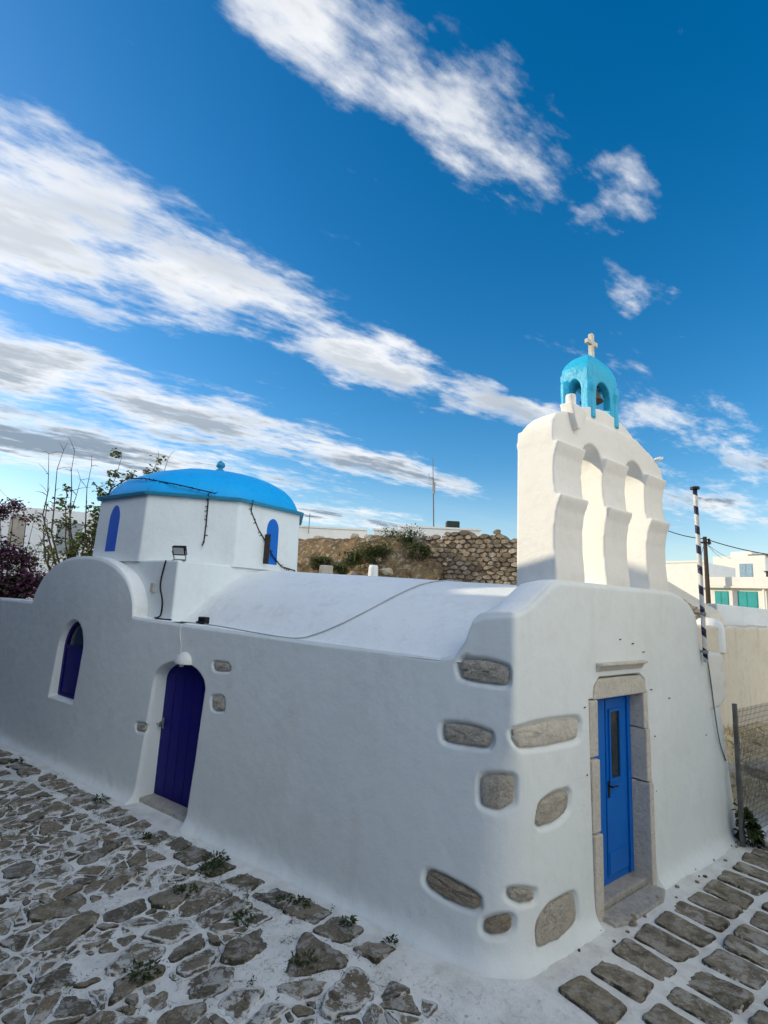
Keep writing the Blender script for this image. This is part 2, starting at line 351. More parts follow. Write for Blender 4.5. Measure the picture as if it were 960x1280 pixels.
# ------------------------------------------------------------------ small maths
def sstep(x, a, b):
    t = np.clip((x - a) / (b - a), 0, 1); return t * t * (3 - 2 * t)
def sdpoly(px, pz, poly):
    d = np.full(px.shape, 1e9); inside = np.zeros(px.shape, bool); n = len(poly)
    for i in range(n):
        x1, y1 = poly[i]; x2, y2 = poly[(i + 1) % n]; ex, ey = x2 - x1, y2 - y1
        t = np.clip(((px - x1) * ex + (pz - y1) * ey) / (ex * ex + ey * ey + 1e-12), 0, 1)
        d = np.minimum(d, np.hypot(px - x1 - ex * t, pz - y1 - ey * t))
        c = ((y1 > pz) != (y2 > pz)) & (px < (x2 - x1) * (pz - y1) / ((y2 - y1) if y2 != y1 else 1e-12) + x1); inside ^= c
    return np.where(inside, -d, d)
def chaikin(poly, n=2):
    for k_ in range(n):
        f = .85 if k_ == 0 else .75
        q = []
        for i in range(len(poly)):
            a, b = np.array(poly[i]), np.array(poly[(i + 1) % len(poly)]); q += [tuple(a * f + b * (1 - f)), tuple(a * (1 - f) + b * f)]
        poly = q
    return poly
def fbm2(x, y, f, seed=0.0, octs=4):
    """cheap value-noise stand-in: a sum of incommensurate sines, vectorised"""
    r = np.random.default_rng(int(seed * 1000) + 5); o = np.zeros_like(x); a = 1.0; tot = 0
    for k in range(octs):
        for _ in range(3):
            th = r.uniform(0, 6.283); ph = r.uniform(0, 6.283); ff = f * r.uniform(.75, 1.3)
            o += a * np.sin(ff * (x * math.cos(th) + y * math.sin(th)) + ph + 1.3 * np.sin(.61 * ff * (x * math.sin(th) - y * math.cos(th)) + ph * 2)) / 3
        tot += a; a *= .5; f *= 2.03
    return o / tot
def sheet_mesh(name, P, mat, parent=None, flip=False, smooth=True):
    n, m = P.shape[:2]; idx = np.arange(n * m).reshape(n, m)
    q = np.stack([idx[:-1, :-1], idx[:-1, 1:], idx[1:, 1:], idx[1:, :-1]], -1).reshape(-1, 4)
    if flip: q = q[:, ::-1]
    me = bpy.data.meshes.new(name); me.vertices.add(n * m); me.vertices.foreach_set('co', P.reshape(-1)); nf = len(q)
    me.loops.add(nf * 4); me.loops.foreach_set('vertex_index', q.reshape(-1).astype(np.int32)); me.polygons.add(nf)
    me.polygons.foreach_set('loop_start', (np.arange(nf) * 4).astype(np.int32)); me.update(calc_edges=True); me.validate()
    return link(name, me, mat, parent, smooth)

# ------------------------------------------------------------------ THE CHAPEL
chapel = empty('chapel', C0 + Vector((0, 0, GZ)), 'small whitewashed chapel with blue dome, arched belfry and stones showing at its corner', 'chapel')
def npv(v): return np.array([v.x, v.y, v.z])
nC, nU, nW, nS, nN = map(npv, (C0, U, W, S, N))
# exposed corner stones: outline on the long wall (u, z) or on the front (s, z)
SIDE_ST = [[(.569, 2.332), (.535, 2.402), (.286, 2.415), (.06, 2.385), (.055, 2.228), (.282, 2.216), (.53, 2.231)],
           [(.714, 1.786), (.445, 1.811), (.201, 1.788), (.221, 1.663), (.441, 1.644), (.693, 1.63)],
           [(.30, 1.41), (.133, 1.451), (-.03, 1.453), (-.035, 1.22), (.129, 1.153), (.295, 1.17)],
           [(.80, .40), (.79, .485), (.72, .505), (.60, .495), (.32, .46), (.27, .43), (.265, .37), (.33, .34), (.50, .33), (.74, .365)],
           [(.228, .205), (.22, .275), (.13, .32), (.015, .34), (-.015, .31), (-.01, .24), (.06, .20), (.17, .183)],
           [(4.218, 1.983), (3.899, 2.004), (3.831, 1.913), (4.157, 1.876)],
           [(4.15, 1.555), (3.899, 1.585), (3.851, 1.403), (4.102, 1.39)],
           [(5.75, .95), (5.50, .975), (5.50, .87), (5.717, .855)]]
FRONT_ST = [[(-.02, 1.845), (.411, 1.87), (1.055, 1.854), (1.05, 1.651), (.455, 1.658), (.095, 1.684), (-.02, 1.78)],
            [(.31, 1.03), (.36, 1.165), (.56, 1.215), (.80, 1.21), (.84, 1.17), (.815, 1.04), (.62, .975), (.36, .98)],
            [(-.03, .536), (.086, .537), (.277, .48), (.278, .417), (.088, .426), (-.03, .482)],
            [(.30, .06), (.30, .23), (.48, .315), (.84, .31), (.90, .26), (.91, .06), (.72, .005), (.36, .015)]]
def arch_outline(a, b, z0, zs, zt, n=14, p=2.0):
    c = (a + b) / 2; h = (b - a) / 2
    return [(a, z0)] + [(c - h * math.cos(math.pi * k / n), zs + (zt - zs) * (math.sin(math.pi * k / n) ** (2 / p) if 0 < k < n else 0)) for k in range(n + 1)] + [(b, z0)]
DOOR_A = arch_outline(4.31, 5.47, GZ - .3, 1.60, 1.90)
WIN_A = arch_outline(7.70, 8.56, .94, 1.80, 2.28, p=1.7)
FRONT_HOLE = [(1.215, GZ - .3), (1.215, 2.0), (1.30, 2.0), (1.32, 2.13), (1.42, 2.215), (2.30, 2.215), (2.42, 2.15), (2.44, 2.0), (2.475, 2.0), (2.475, GZ - .3)]

def s_end(z): return 4.85 - .165 * np.clip(z, -.2, 4)
def top_front(s): return np.interp(s, [0, .1, .3, .63, .75, 3.25, 3.53, 3.8, 3.93, 3.99, 4.03, 4.07, 4.6], [2.87, 2.885, 2.97, 3.19, 3.22, 3.22, 3.17, 3.07, 2.97, 2.80, 2.55, 2.42, 2.42])
def top_side(u):
    z = np.interp(u, [0, .04, .30, .42, .46, .50, .60, .78, 3, 6.15, 6.27], [2.87, 2.87, 2.84, 2.79, 2.70, 2.58, 2.44, 2.385, 2.41, 2.455, 2.47])
    c, h, b, ap = 8.12, 1.80, 2.50, 3.44
    x = np.clip(np.abs(u - c) / h, 0, 1); bump_ = b + (ap - b) * np.sqrt(1 - x ** 2.2)
    z = np.where(np.abs(u - c) < h, np.maximum(bump_, z), z)
    return np.where(u > c + h, 2.54, z)
def wall_surface():
    ta = np.concatenate([np.arange(-13.2, -9, .03), np.arange(-9, -6.0, .017), np.arange(-6.0, 3.2, .0145), np.arange(3.2, 4.851, .022), [4.85]])
    za = np.linspace(0, 1, 190)
    T, A = np.meshgrid(ta, za, indexing='ij')
    side = T < 0; u = -T
    ks = np.concatenate([np.linspace(0, 3.2, 60), np.linspace(3.22, 4.6, 120)]); kz = top_front(ks); kt = np.where(ks > 2.9, 2.9 + (ks - 2.9) * 1.95 / (s_end(kz) - 2.9), ks)
    ztop = np.where(side, top_side(np.maximum(u, 0)), np.interp(np.maximum(T, 0), kt, kz))
    Z = (GZ - .05) + A * (ztop - (GZ - .05))
    s_ = np.where(T > 2.9, 2.9 + (T - 2.9) * (s_end(Z) - 2.9) / (4.85 - 2.9), T)
    # plan position with a rounded corner, sharper towards the top
    L = .05 + .25 * sstep(-Z, -1.78, -1.25) + .08 * sstep(-Z, -.9, -.1)
    w = np.clip((s_ + L) / (2 * L), 0, 1); inner = np.abs(s_) < L
    base = np.where(side[..., None], nC + nU * u[..., None], nC + nS * s_[..., None])
    Aq = nC + nU * L[..., None]; Bq = nC + nS * L[..., None]
    bz = ((1 - w) ** 2)[..., None] * Aq + (2 * w * (1 - w))[..., None] * nC + (w ** 2)[..., None] * Bq
    P = np.where(inner[..., None], bz, base)
    wt = sstep(s_, -L, L)[..., None]; nor = (-nW) * (1 - wt) + nN * wt; nor /= np.linalg.norm(nor, axis=-1, keepdims=True)
    h = np.clip(Z - GZ, 0, 3)
    out = (.13 - .08 * sstep(s_, -.35, .35)) * (1 - np.clip(h / 2.4, 0, 1)) ** 1.4 + (.11 + .05 * fbm2(T, T * .3, 5, .4, 5)) * np.exp(-(h / .055) ** 1.1)
    out = out + .012 * np.exp(-(h / .12)) * fbm2(T, Z, 26, .55, 4) + .010 * fbm2(T, Z, 1.5, .1, 3) + .0045 * fbm2(T, Z, 7, .2, 3)
    D = np.zeros_like(T)
    def carve(mask, X, poly, depth, soft, inset=0.0):
        nonlocal D
        xs = [q[0] for q in poly]; zs = [q[1] for q in poly]
        mk = mask & (X > min(xs) - .2) & (X < max(xs) + .2) & (Z > min(zs) - .2) & (Z < max(zs) + .2)
        sd = sdpoly(X[mk], Z[mk], poly) - (inset[mk] if isinstance(inset, np.ndarray) else inset)
        D[mk] = np.maximum(D[mk], depth * (1 - sstep(sd, 0, soft)))
    for k, q in enumerate(SIDE_ST): carve(T < .3, u, chaikin(q), .05 if k < 5 else .032, .05 if k < 5 else .034, .004 * fbm2(T, Z, 40, .3 + k * .05, 3))
    for q in FRONT_ST: carve(T > -.3, s_, chaikin(q), .05, .05, .004 * fbm2(T, Z, 40, .77, 3))
    carve(side, u, DOOR_A, .19, .03, -.01); carve(side, u, WIN_A, .13, .03, -.01)
    carve(~side, s_, FRONT_HOLE, .22, .012, -.004)
    out = out * (1 - sstep(D, .06, .12))
    P = P + nor * (out - D)[..., None]; P[..., 2] = Z
    # round the very top edge a little
    edge = sstep(A, 1 - .04 / 2.5, 1.0); P = P - nor * (edge * .022 * (D < .01))[..., None]
    return P, ta
WP, TA = wall_surface()
sheet_mesh('wall', WP, WHITE, chapel, flip=True)
def stone_block(poly, fn, depth_front, mat, seed):
    q = chaikin(poly, 2); c = np.mean(np.array(q), 0); n = len(q); r = np.random.default_rng(seed); mb = MB(); rows = []
    for k, (sc, dd) in enumerate([(.985, .09), (.985, depth_front + .014), (.93, depth_front + .002), (.72, depth_front - .003), (.48, depth_front - .006), (.24, depth_front - .006)]):
        row = []
        for i, (x, z) in enumerate(q):
            jit = 1 + (.015 * math.sin(i * 1.7 + seed) + .022 * r.normal()) * (.8 if k else 0)
            row.append(fn(c[0] + (x - c[0]) * sc * jit, dd + r.normal() * .005 * (k > 0), c[1] + (z - c[1]) * sc * jit))
        rows.append(row)
    mb.grid(rows, close=True); b = len(mb.v); mb.v.append(fn(c[0], depth_front - .006, c[1])); o = b - n
    for i in range(n): mb.f.append((o + i, o + (i + 1) % n, b))
    return mb.build('corner_stone', mat, chapel, smooth=True)
def wall_point(u=None, s=None, dd=0.0, z=0.0):
    """a point dd metres behind the bare wall surface (batter and corner rounding as in wall_surface)"""
    t = s if s is not None else -u
    L = .05 + .25 * float(sstep(np.array(-z), -1.78, -1.25)) + .08 * float(sstep(np.array(-z), -.9, -.1))
    side = t < 0
    if abs(t) < L:
        w = (t + L) / (2 * L); P = (C0 + U * L) * (1 - w) ** 2 + C0 * 2 * w * (1 - w) + (C0 + S * L) * w * w
    else: P = C0 + (U * -t if side else S * t)
    wt = float(sstep(np.array(t), -L, L)); nor = (-W * (1 - wt) + N * wt).normalized()
    h = min(max((z - GZ) / 2.4, 0), 1); out = (.13 - .08 * float(sstep(np.array(t), -.35, .35))) * (1 - h) ** 1.4
    q = P + nor * (out - dd); q.z = z; return q
for k, q in enumerate(SIDE_ST):
    stone_block(q, lambda a, d, z: wall_point(u=a, dd=d, z=z), (.012 if k < 5 else .008), STONE if k in (1, 5, 6, 7) else (STONE_D if k in (3, 4) else STONE), k)
for k, q in enumerate(FRONT_ST):
    stone_block(q, lambda a, d, z: wall_point(s=a, dd=d, z=z), .012, MARBLE if k in (0,) else STONE, 20 + k)

# roof: nave vault, ledges, parapet, transept vaults, square block, drum, dome
SQ0, SQ1, SV0, SV1 = 5.65, 9.40, .26, 4.01
OC = G(7.525, 2.136, 0)
def vault_z(u, v):
    hw = np.interp(u, [.5, 3, 5.6], [2.24, 2.15, 1.9]); cr = np.interp(u, [.3, 5.6], [3.235, 3.40])
    x = np.clip(np.abs(v - 2.3) / hw, 0, 1.2)
    z = 2.40 + (cr - 2.40) * (1 - x ** 2)
    lo = np.interp(u, [0, .8, 3, 5.6], [2.385, 2.385, 2.41, 2.445]) - .004 * 0
    k = .05; return np.log(np.exp((z - lo) / k) + 1) * k + lo - .035
def roof():
    ua = np.linspace(0, 1, 110); va = np.concatenate([np.linspace(0.0, 1.2, 60), np.linspace(1.22, 4.55, 50)])
    UU, VV = np.meshgrid(ua, va, indexing='ij')
    u0 = .30 - .313 * VV * 0 - VV * .313 ; Ux = u0 + (SQ0 + .02 - u0) * UU
    Z = vault_z(Ux, VV) + .012 * fbm2(Ux, VV, 1.6, .7, 4)
    P = nC + nU * Ux[..., None] + nW * (VV + .006)[..., None]; P[..., 2] = Z
    return P
sheet_mesh('roof_vault', roof(), ROOFW, chapel)
def ledge_strip():     # wall head between the nave door and the left end, and its inner slab
    mb = MB(); rows = []
    for u in np.arange(5.4, 13.2, .06):
        z = float(top_side(np.array(min(max(u, 0), 13))))
        if abs(u - 8.12) < 1.80: z = min(z, 2.5)
        rows.append([G(u, v_ + .012, z - .02 + (.012 if 0 < k < 3 else 0)) for k, v_ in enumerate((0.0, .05, .35, .75))] + [G(u, .76, z - .5)])
    mb.grid(rows); return mb.build('wall_coping', ROOFW, chapel, smooth=True)
ledge_strip()
def parapet():
    prof = [(0.035, -.05), (.04, -.004), (.08, .004), (.2, .0), (.36, -.03), (.42, -.09), (.445, -.19), (.47, -.32), (.54, -.50), (.66, -.62), (.8, -.70)]
    ss = np.concatenate([[.036], np.linspace(.042, .8, 26), np.linspace(.85, 3.2, 24), np.linspace(3.25, 4.5, 30)]); rows = []
    for s in ss:
        zt = float(top_front(np.array(s))); lo = 2.37
        row = []
        for d, dz in prof:
            k = (zt - lo) / .5 if zt - lo < .5 else 1.0
            sh = s - .313 * d * max(0, 1 - s / 2.5)
            row.append(F(sh, d, -(.04 if s < .04 else 0) + max(lo, zt + dz * (k if s > .5 else max(k, .9)))))
        rows.append(row)
    mb = MB(); mb.grid(rows); return mb.build('parapet', ROOFW, chapel, smooth=True)
parapet()
def transept():        # barrel roof behind the round gable on the lane side
    rows = []; n = 56
    for v_ in np.concatenate([[0.012], np.linspace(.04, .95, 14)]):
        row = []
        for k in range(n + 1):
            uu = 8.12 - 1.80 * math.cos(math.pi * k / n); z = float(top_side(np.array(uu)))
            if k in (0, n): z = 2.47
            row.append(G(uu, v_, z - (.018 if v_ < .02 else 0.0) - .02 * max(0, v_ - .1)))
        rows.append(row)
    mb = MB(); mb.grid(rows); mb.build('transept_vault', ROOFW, chapel, smooth=True)
transept()
def square_block():
    mb = MB(); zt = lambda u, v: 3.425 if False else 3.385
    P = [G(SQ0, SV0, 2.3), G(SQ1, SV0, 2.3), G(SQ1, SV1, 2.3), G(SQ0, SV1, 2.3)]; Q = [p + Vector((0, 0, 3.385 - 2.3)) for p in P]
    ctr = Vector((OC.x, OC.y, 3.44)); mb.add(P + Q + [ctr], [(0, 1, 5, 4), (1, 2, 6, 5), (2, 3, 7, 6), (3, 0, 4, 7), (4, 5, 8), (5, 6, 8), (6, 7, 8), (7, 4, 8)])
    return mb.build('dome_base', WHITE, chapel, bevel=.03)
square_block()
ANG0 = math.atan2(-W.y, -W.x) - math.pi / 8       # octagon corners; face 0 looks over the lane
def octp(R, z, k): return Vector((OC.x + R * math.cos(ANG0 + k * math.pi / 4), OC.y + R * math.sin(ANG0 + k * math.pi / 4), z))
mb = MB(); mb.grid([[octp(r, z, k) for k in range(8)] for r, z in ((2.065, 3.36), (2.035, 4.53))], close=True)
drum = mb.build('drum', WHITE, chapel, bevel=.025)
mb = MB(); mb.grid([[octp(r, z, k) for k in range(8)] for r, z in ((1.95, 4.525), (2.11, 4.53), (2.125, 4.575), (2.06, 4.60), (1.7, 4.63))], close=True)
cornice = mb.build('cornice', CORN, chapel)
def dome():
    rows = []; seg = 64
    for j in range(25):
        a = j / 24 * math.pi / 2
        R = 1.90 * math.cos(a) ** .92 if j < 24 else .0; z = 4.575 + .80 * math.sin(a) ** 1.05; sh_ = .13 * math.sin(a) ** 2
        row = []
        for k in range(seg):
            th = 2 * math.pi * k / seg; oc_ = math.cos(math.pi / 8) / math.cos((th % (math.pi / 4)) - math.pi / 8)
            f = 1 + (oc_ / 1.0 - .965) * .55 * (1 - j / 24) ** .6
            row.append(Vector((OC.x + sh_ + R * f * math.cos(ANG0 + th), OC.y + R * f * math.sin(ANG0 + th), z + .006 * math.sin(5 * th + j))))
        rows.append(row)
    mb = MB(); mb.grid(rows, close=True); return mb.build('dome', DOME, chapel, smooth=True)
domeo = dome()
mb = MB(); mb.lathe((OC.x + .13, OC.y, -.075), [(.0, 5.43), (.13, 5.43), (.125, 5.50), (.10, 5.555), (.055, 5.585), (.05, 5.60), (.085, 5.63), (.10, 5.67), (.085, 5.715), (.045, 5.745), (.03, 5.76), (0, 5.775)], 16)
mb.build('finial', CORN, domeo, smooth=True)
def drum_window(face, x0, x1, z0, zs, zt, open_pane=False, taper=0):
    an = ANG0 + (face + .5) * math.pi / 4; n = Vector((math.cos(an), math.sin(an), 0)); t = Vector((-n.y, n.x, 0)); ap = 2.05 * math.cos(math.pi / 8)
    o = Vector((OC.x, OC.y, 0)); pt = lambda x, z, d: o + n * (ap - (z - 3.36) * .022 + d) + t * (x) + Vector((0, 0, z))
    out = arch_outline(x0, x1, z0, zs, zt, 12, 1.9)
    if taper: out = [(x + taper * (z - z0), z) for x, z in out]
    mb = MB(); mb.prism([pt(x, z, -.03) for x, z in out], n * .04); w = mb.build('drum_window', SHUT if face == 0 else FRONTB, drum, bevel=.006)
    mb = MB(); m = [((x - (x0 + x1) / 2) * .80 + (x0 + x1) / 2, (z - z0) * .90 + z0 + .05) for x, z in out]
    mb.prism([pt(x, z, .010) for x, z in m], n * .006); mb.build('shutter_panel', SHUT if face == 0 else FRONTB, w)
    if open_pane:
        mb = MB(); mb.box(pt(x0 - .005, z0 + .05, .012), t * .012, n * .14, Vector((0, 0, .55))); mb.build('open_leaf', WOODP, w)
        mb = MB(); mb.box(pt(x0 + .02, z0 + .1, .017), t * .08, n * .004, Vector((0, 0, .5))); mb.build('pane', GLASS, w)
drum_window(0, -.40, .03, 3.49, 4.12, 4.44)
drum_window(2, -.12, .26, 3.42, 4.15, 4.39, True)

# belfry
def belfry():
    mb = MB(); B0, B1 = .05, .56
    lo = [(.05, 3.12), (.05, 3.3), (.075, 3.55), (.075, 3.78), (.045, 3.97), (.0, 4.08), (-.012, 4.13)]
    hi = [(.06, 4.13), (.075, 4.25), (.085, 4.40), (.07, 4.56), (.03, 4.67), (.015, 4.72)]
    for a, b in ((.74, 1.28), (1.73, 2.26), (2.76, 3.28)):
        for prof in (lo, hi):
            poly = [F(a, d, z) for d, z in prof] + [F(a, B1, prof[-1][1]), F(a, B1, prof[0][1])]
            e = .0 if prof is lo else (.0)
            mb.prism(poly, S * (b - a))
        mb.box(F(a, .09, 4.6), S * (b - a), -N * (B1 - .09), Vector((0, 0, .3)))
    # head with two arches; thickness slices round off the back
    top = [(.735, 4.74), (.735, 4.88), (.75, 4.97), (.82, 5.05), (.92, 5.10), (1.06, 5.13), (1.20, 5.155), (2.62, 5.145), (2.80, 5.08), (2.98, 5.03), (3.15, 4.95), (3.27, 4.85), (3.32, 4.74)]
    def arc(a, b): c = (a + b) / 2; h = (b - a) / 2; return [(c + h * math.cos(math.pi * k / 10), 4.60 + .24 * math.sin(math.pi * k / 10)) for k in range(11)]
    bot = [(3.28, 4.72), (2.76, 4.72)] + arc(2.26, 2.76)[0:] + [(1.73, 4.72)] + arc(1.28, 1.73) + [(1.28, 4.72), (.74, 4.72)]
    bot = [(3.28, 4.70), (2.76, 4.70), (2.76, 4.6)] + arc(2.26, 2.76)[1:-1] + [(2.26, 4.6), (2.26, 4.7), (1.73, 4.7), (1.73, 4.6)] + arc(1.28, 1.73)[1:-1] + [(1.28, 4.6), (1.28, 4.7), (.74, 4.7)]
    out = top + bot
    sl = [(.085, 1), (.30, 1.0), (.40, .97), (.48, .86), (.54, .64), (.565, .38)]
    rows = [[F(s, d, 4.70 + (z - 4.70) * (k if z > 4.86 else 1)) for s, z in out] for d, k in sl]
    n = len(out); b = len(mb.v); mb.grid(rows, close=True); mb.f.append(tuple(range(b, b + n))[::-1]); e = b + (len(sl) - 1) * n; mb.f.append(tuple(range(e, e + n)))
    # gable block under the cupola, set a little behind the head's front
    gab = [(1.00, 5.0), (1.04, 5.14), (1.25, 5.24), (1.55, 5.33), (1.9, 5.365), (2.2, 5.32), (2.45, 5.24), (2.66, 5.13), (2.70, 5.0)]
    mb.prism([F(s, .115, z) for s, z in gab], -N * .40)
    led = [(1.02, 5.10), (1.02, 5.135), (2.68, 5.135), (2.68, 5.10)]
    return mb.build('belfry', BELLW, chapel, remesh=.016, smit=3)
bel = belfry()
def cupola():
    mb = MB(); a, b, d0, d1, zb, zs, zt = 1.53, 2.21, .125, .51, 5.26, 5.60, 5.73
    def panel(P, wdt, th, lean):
        # P(x, t, z): x across, t into the thickness; arched opening between the legs
        h0, h1 = wdt * .26, wdt * .74; c = wdt / 2; h = (h1 - h0) / 2
        xs = [0, h0 * .5, h0 - 1e-4] + [c - h * math.cos(math.pi * k / 12) for k in range(13)] + [h1 + 1e-4, wdt - h0 * .5, wdt]
        def zbot(x): return zb if not (h0 <= x <= h1) else zs - .06 + (zt - zs + .06) * math.sqrt(max(0, 1 - ((x - c) / h) ** 2))
        f0, f1, g0, g1 = [], [], [], []
        for x in xs: f0.append(P(x, 0, zbot(x))); f1.append(P(x, 0, zt + .1)); g0.append(P(x, th, zbot(x))); g1.append(P(x, th, zt + .1))
        bq = len(mb.v); n = len(xs); mb.v += f0 + f1 + g1 + g0
        for r in range(4):
            for i in range(n - 1): mb.f.append((bq + r * n + i, bq + r * n + i + 1, bq + ((r + 1) % 4) * n + i + 1, bq + ((r + 1) % 4) * n + i))
        mb.f.append(tuple(bq + r * n for r in range(4))); mb.f.append(tuple(bq + r * n + n - 1 for r in range(4))[::-1])
    wS, wD, th = b - a, d1 - d0, .10
    panel(lambda x, t, z: F(a + x, d0 + t, z), wS, th, 0); panel(lambda x, t, z: F(a + x, d1 - t, z), wS, th, 0)
    panel(lambda x, t, z: F(a + t, d0 + x, z), wD, th, 0); panel(lambda x, t, z: F(b - t, d0 + x, z), wD, th, 0)
    # swelling hipped cap
    prof = [(1.0, 5.78), (1.03, 5.82), (1.0, 5.90), (.89, 5.97), (.70, 6.045), (.46, 6.10), (.22, 6.135), (.02, 6.15)]
    cs, cd = (a + b) / 2, (d0 + d1) / 2; rows = []
    for k, z in prof:
        row = []
        for i in range(32):
            th_ = 2 * math.pi * i / 32; m = max(abs(math.cos(th_)), abs(math.sin(th_))); q = 1 / m * .62 + .38 * 1.0
            q = (1 / m) ** .85
            row.append(F(cs + math.cos(th_) * q * wS / 2 * k, cd + math.sin(th_) * q * wD / 2 * k, z))
        rows.append(row)
    n = 32; b0 = len(mb.v); mb.grid(rows, close=True); mb.f.append(tuple(range(b0, b0 + n))[::-1]); e = b0 + (len(prof) - 1) * n; mb.f.append(tuple(range(e, e + n)))
    # drips and caps at the leg tops
    for s, d in ((a + .07, d0 + .01), (b - .07, d0 + .01), (a + .0, d1 - .06)): mb.tube([F(s, d, 5.2), F(s, d, 5.5), F(s, d - .01, 5.62), F(s, d, 5.72)], [.055, .045, .062, .05], 8)
    return mb.build('cupola', CUP, bel, remesh=.0125, smit=4)
cup = cupola()
mb = MB(); mb.box(F(1.84, .25, 6.10), S * .06, -N * .055, Vector((0, 0, .34))); mb.box(F(1.755, .252, 6.285), S * .23, -N * .051, Vector((0, 0, .06)))
mb.build('stone_cross', simple('cross_marble', (.62, .58, .50), (.5, .47, .4)), bel, bevel=.008)
mb = MB(); mb.prism([F(s, .015, z) for s, z in ((1.0, 5.22), (1.30, 5.19), (1.30, 5.11), (1.21, 5.0), (1.17, 4.93), (1.12, 4.92), (1.08, 4.99), (1.04, 5.08))], -N * .16)
mb.tube([F(1.14, .12, 5.14), F(1.14, .12, 5.36)], .06, 10)
mb.build('spout_knob', BELLW, bel, remesh=.013, smit=4)
mb = MB(); mb.tube([F(3.08, .07, 4.98), F(3.16, .05, 5.0), F(3.2, .03, 5.02)], [.02, .03, .018], 8); mb.build('drip_stone', BELLW, bel, smooth=True)
bell = empty('bell', F(1.86, .28, 5.45), 'small aged bronze bell hanging inside the turquoise cupola above the belfry', 'bell')
mb = MB(); mb.lathe(F(1.86, .28, 0), [(0, 5.76), (.04, 5.755), (.065, 5.72), (.075, 5.65), (.10, 5.58), (.135, 5.53), (.14, 5.515), (.12, 5.52), (0.09, 5.56), (0, 5.6)], 20); mb.build('bell_body', BRASS, bell, smooth=True)
mb = MB(); mb.tube([F(1.60, .28, 5.78), F(2.12, .28, 5.78)], .022, 8); mb.build('yoke', WOODP, bell)
mb = MB(); mb.tube([F(1.86, .28, 5.6), F(1.86, .28, 5.50)], [.012, .025], 8); mb.build('clapper', BRASS, bell)

# lane-side door, its hood, and the pointed window
def door_lane():
    dd = .165; pts = arch_outline(4.32, 5.46, GZ + .06, 1.60, 1.885, 18)
    mb = MB(); mb.prism([G(u, dd, z) for u, z in pts], W * .05); d = mb.build('navy_door', NAVY, chapel)
    for x0, x1 in ((4.36, 4.56), (4.575, 4.775), (4.79, 4.99), (5.005, 5.205), (5.22, 5.42)):
        c = 4.89; top = min(1.6 + .27 * math.sqrt(max(0, 1 - ((x - c) / .57) ** 2)) for x in (x0, x1))
        mb = MB(); mb.box(G(x0, dd - .008, GZ + .1), U * (x1 - x0), W * .012, Vector((0, 0, top - GZ - .13))); mb.build('plank', NAVY, d, bevel=.004)
    mb = MB(); mb.tube([G(5.40, dd - .03, 1.0), G(5.40, dd - .055, 1.0), G(5.33, dd - .06, .99)], .012, 6); mb.box(G(5.425, dd - .014, .90), U * -.04, W * .012, Vector((0, 0, .15)))
    mb.build('door_handle', METAL, d)
    mb = MB(); mb.tube([G(5.46, .08, .985), G(5.43, .10, .95), G(5.40, .115, .98)], .006, 5); mb.box(G(5.43, .10, .93), U * -.035, W * .02, Vector((0, 0, .06))); mb.build('padlock', METAL, d)
    mb = MB(); mb.box(G(4.30, -.05, GZ - .02), U * 1.18, W * .24, Vector((0, 0, .075))); mb.build('threshold', STEP, chapel, bevel=.015)
door_lane()
def lamp_hood():
    r = empty('door_lamp', G(4.83, .0, 1.88), 'white half-dome lamp shade fixed above the navy lane-side door', 'lamp')
    mb = MB(); rows = []
    for j in range(9):
        a = j / 8 * math.pi / 2; rows.append([G(4.83 + .19 * math.cos(a) * math.cos(b), .03 - .15 * math.cos(a) * math.sin(b), 1.90 + .165 * math.sin(a)) for b in np.linspace(0, math.pi, 21)])
    mb.grid(rows); b = len(mb.v); mb.add([G(4.83, .03, 1.90)], []); 
    for i in range(20): mb.f.append((i, i + 1, b))
    mb.build('lamp_shade', BELLW, r, smooth=False)
    mb = MB(); mb.lathe(G(4.83, -.05, 1.855), [(0, 0), (.03, .005), (.035, .03), (.025, .05)], 12); mb.build('bulb_glass', LENS, r, smooth=True)
lamp_hood()
def window_lane():
    dd = .115; o = arch_outline(7.70, 8.56, .95, 1.80, 2.27, 16, 1.7); mb = MB(); mb.prism([G(u, dd, z) for u, z in o], W * .03); w = mb.build('window', GLASS, chapel)
    i = [((u - 8.13) * .84 + 8.13, (z - .95) * .93 + .99) for u, z in o]; mb = MB(); n = len(o)
    a = [G(u, dd - .03, z) for u, z in o]; b = [G(u, dd - .03, z) for u, z in i]; c = [G(u, dd + .002, z) for u, z in i]
    mb.grid([a, b, c], close=True); mb.box(G(7.76, dd - .025, 1.77), U * .74, W * .02, Vector((0, 0, .06))); mb.build('window_frame', NAVY, w)
    mb = MB(); mb.box(G(7.78, dd - .012, 1.0), U * .70, W * .012, Vector((0, 0, .77))); mb.build('casement', NAVY, w)
window_lane()

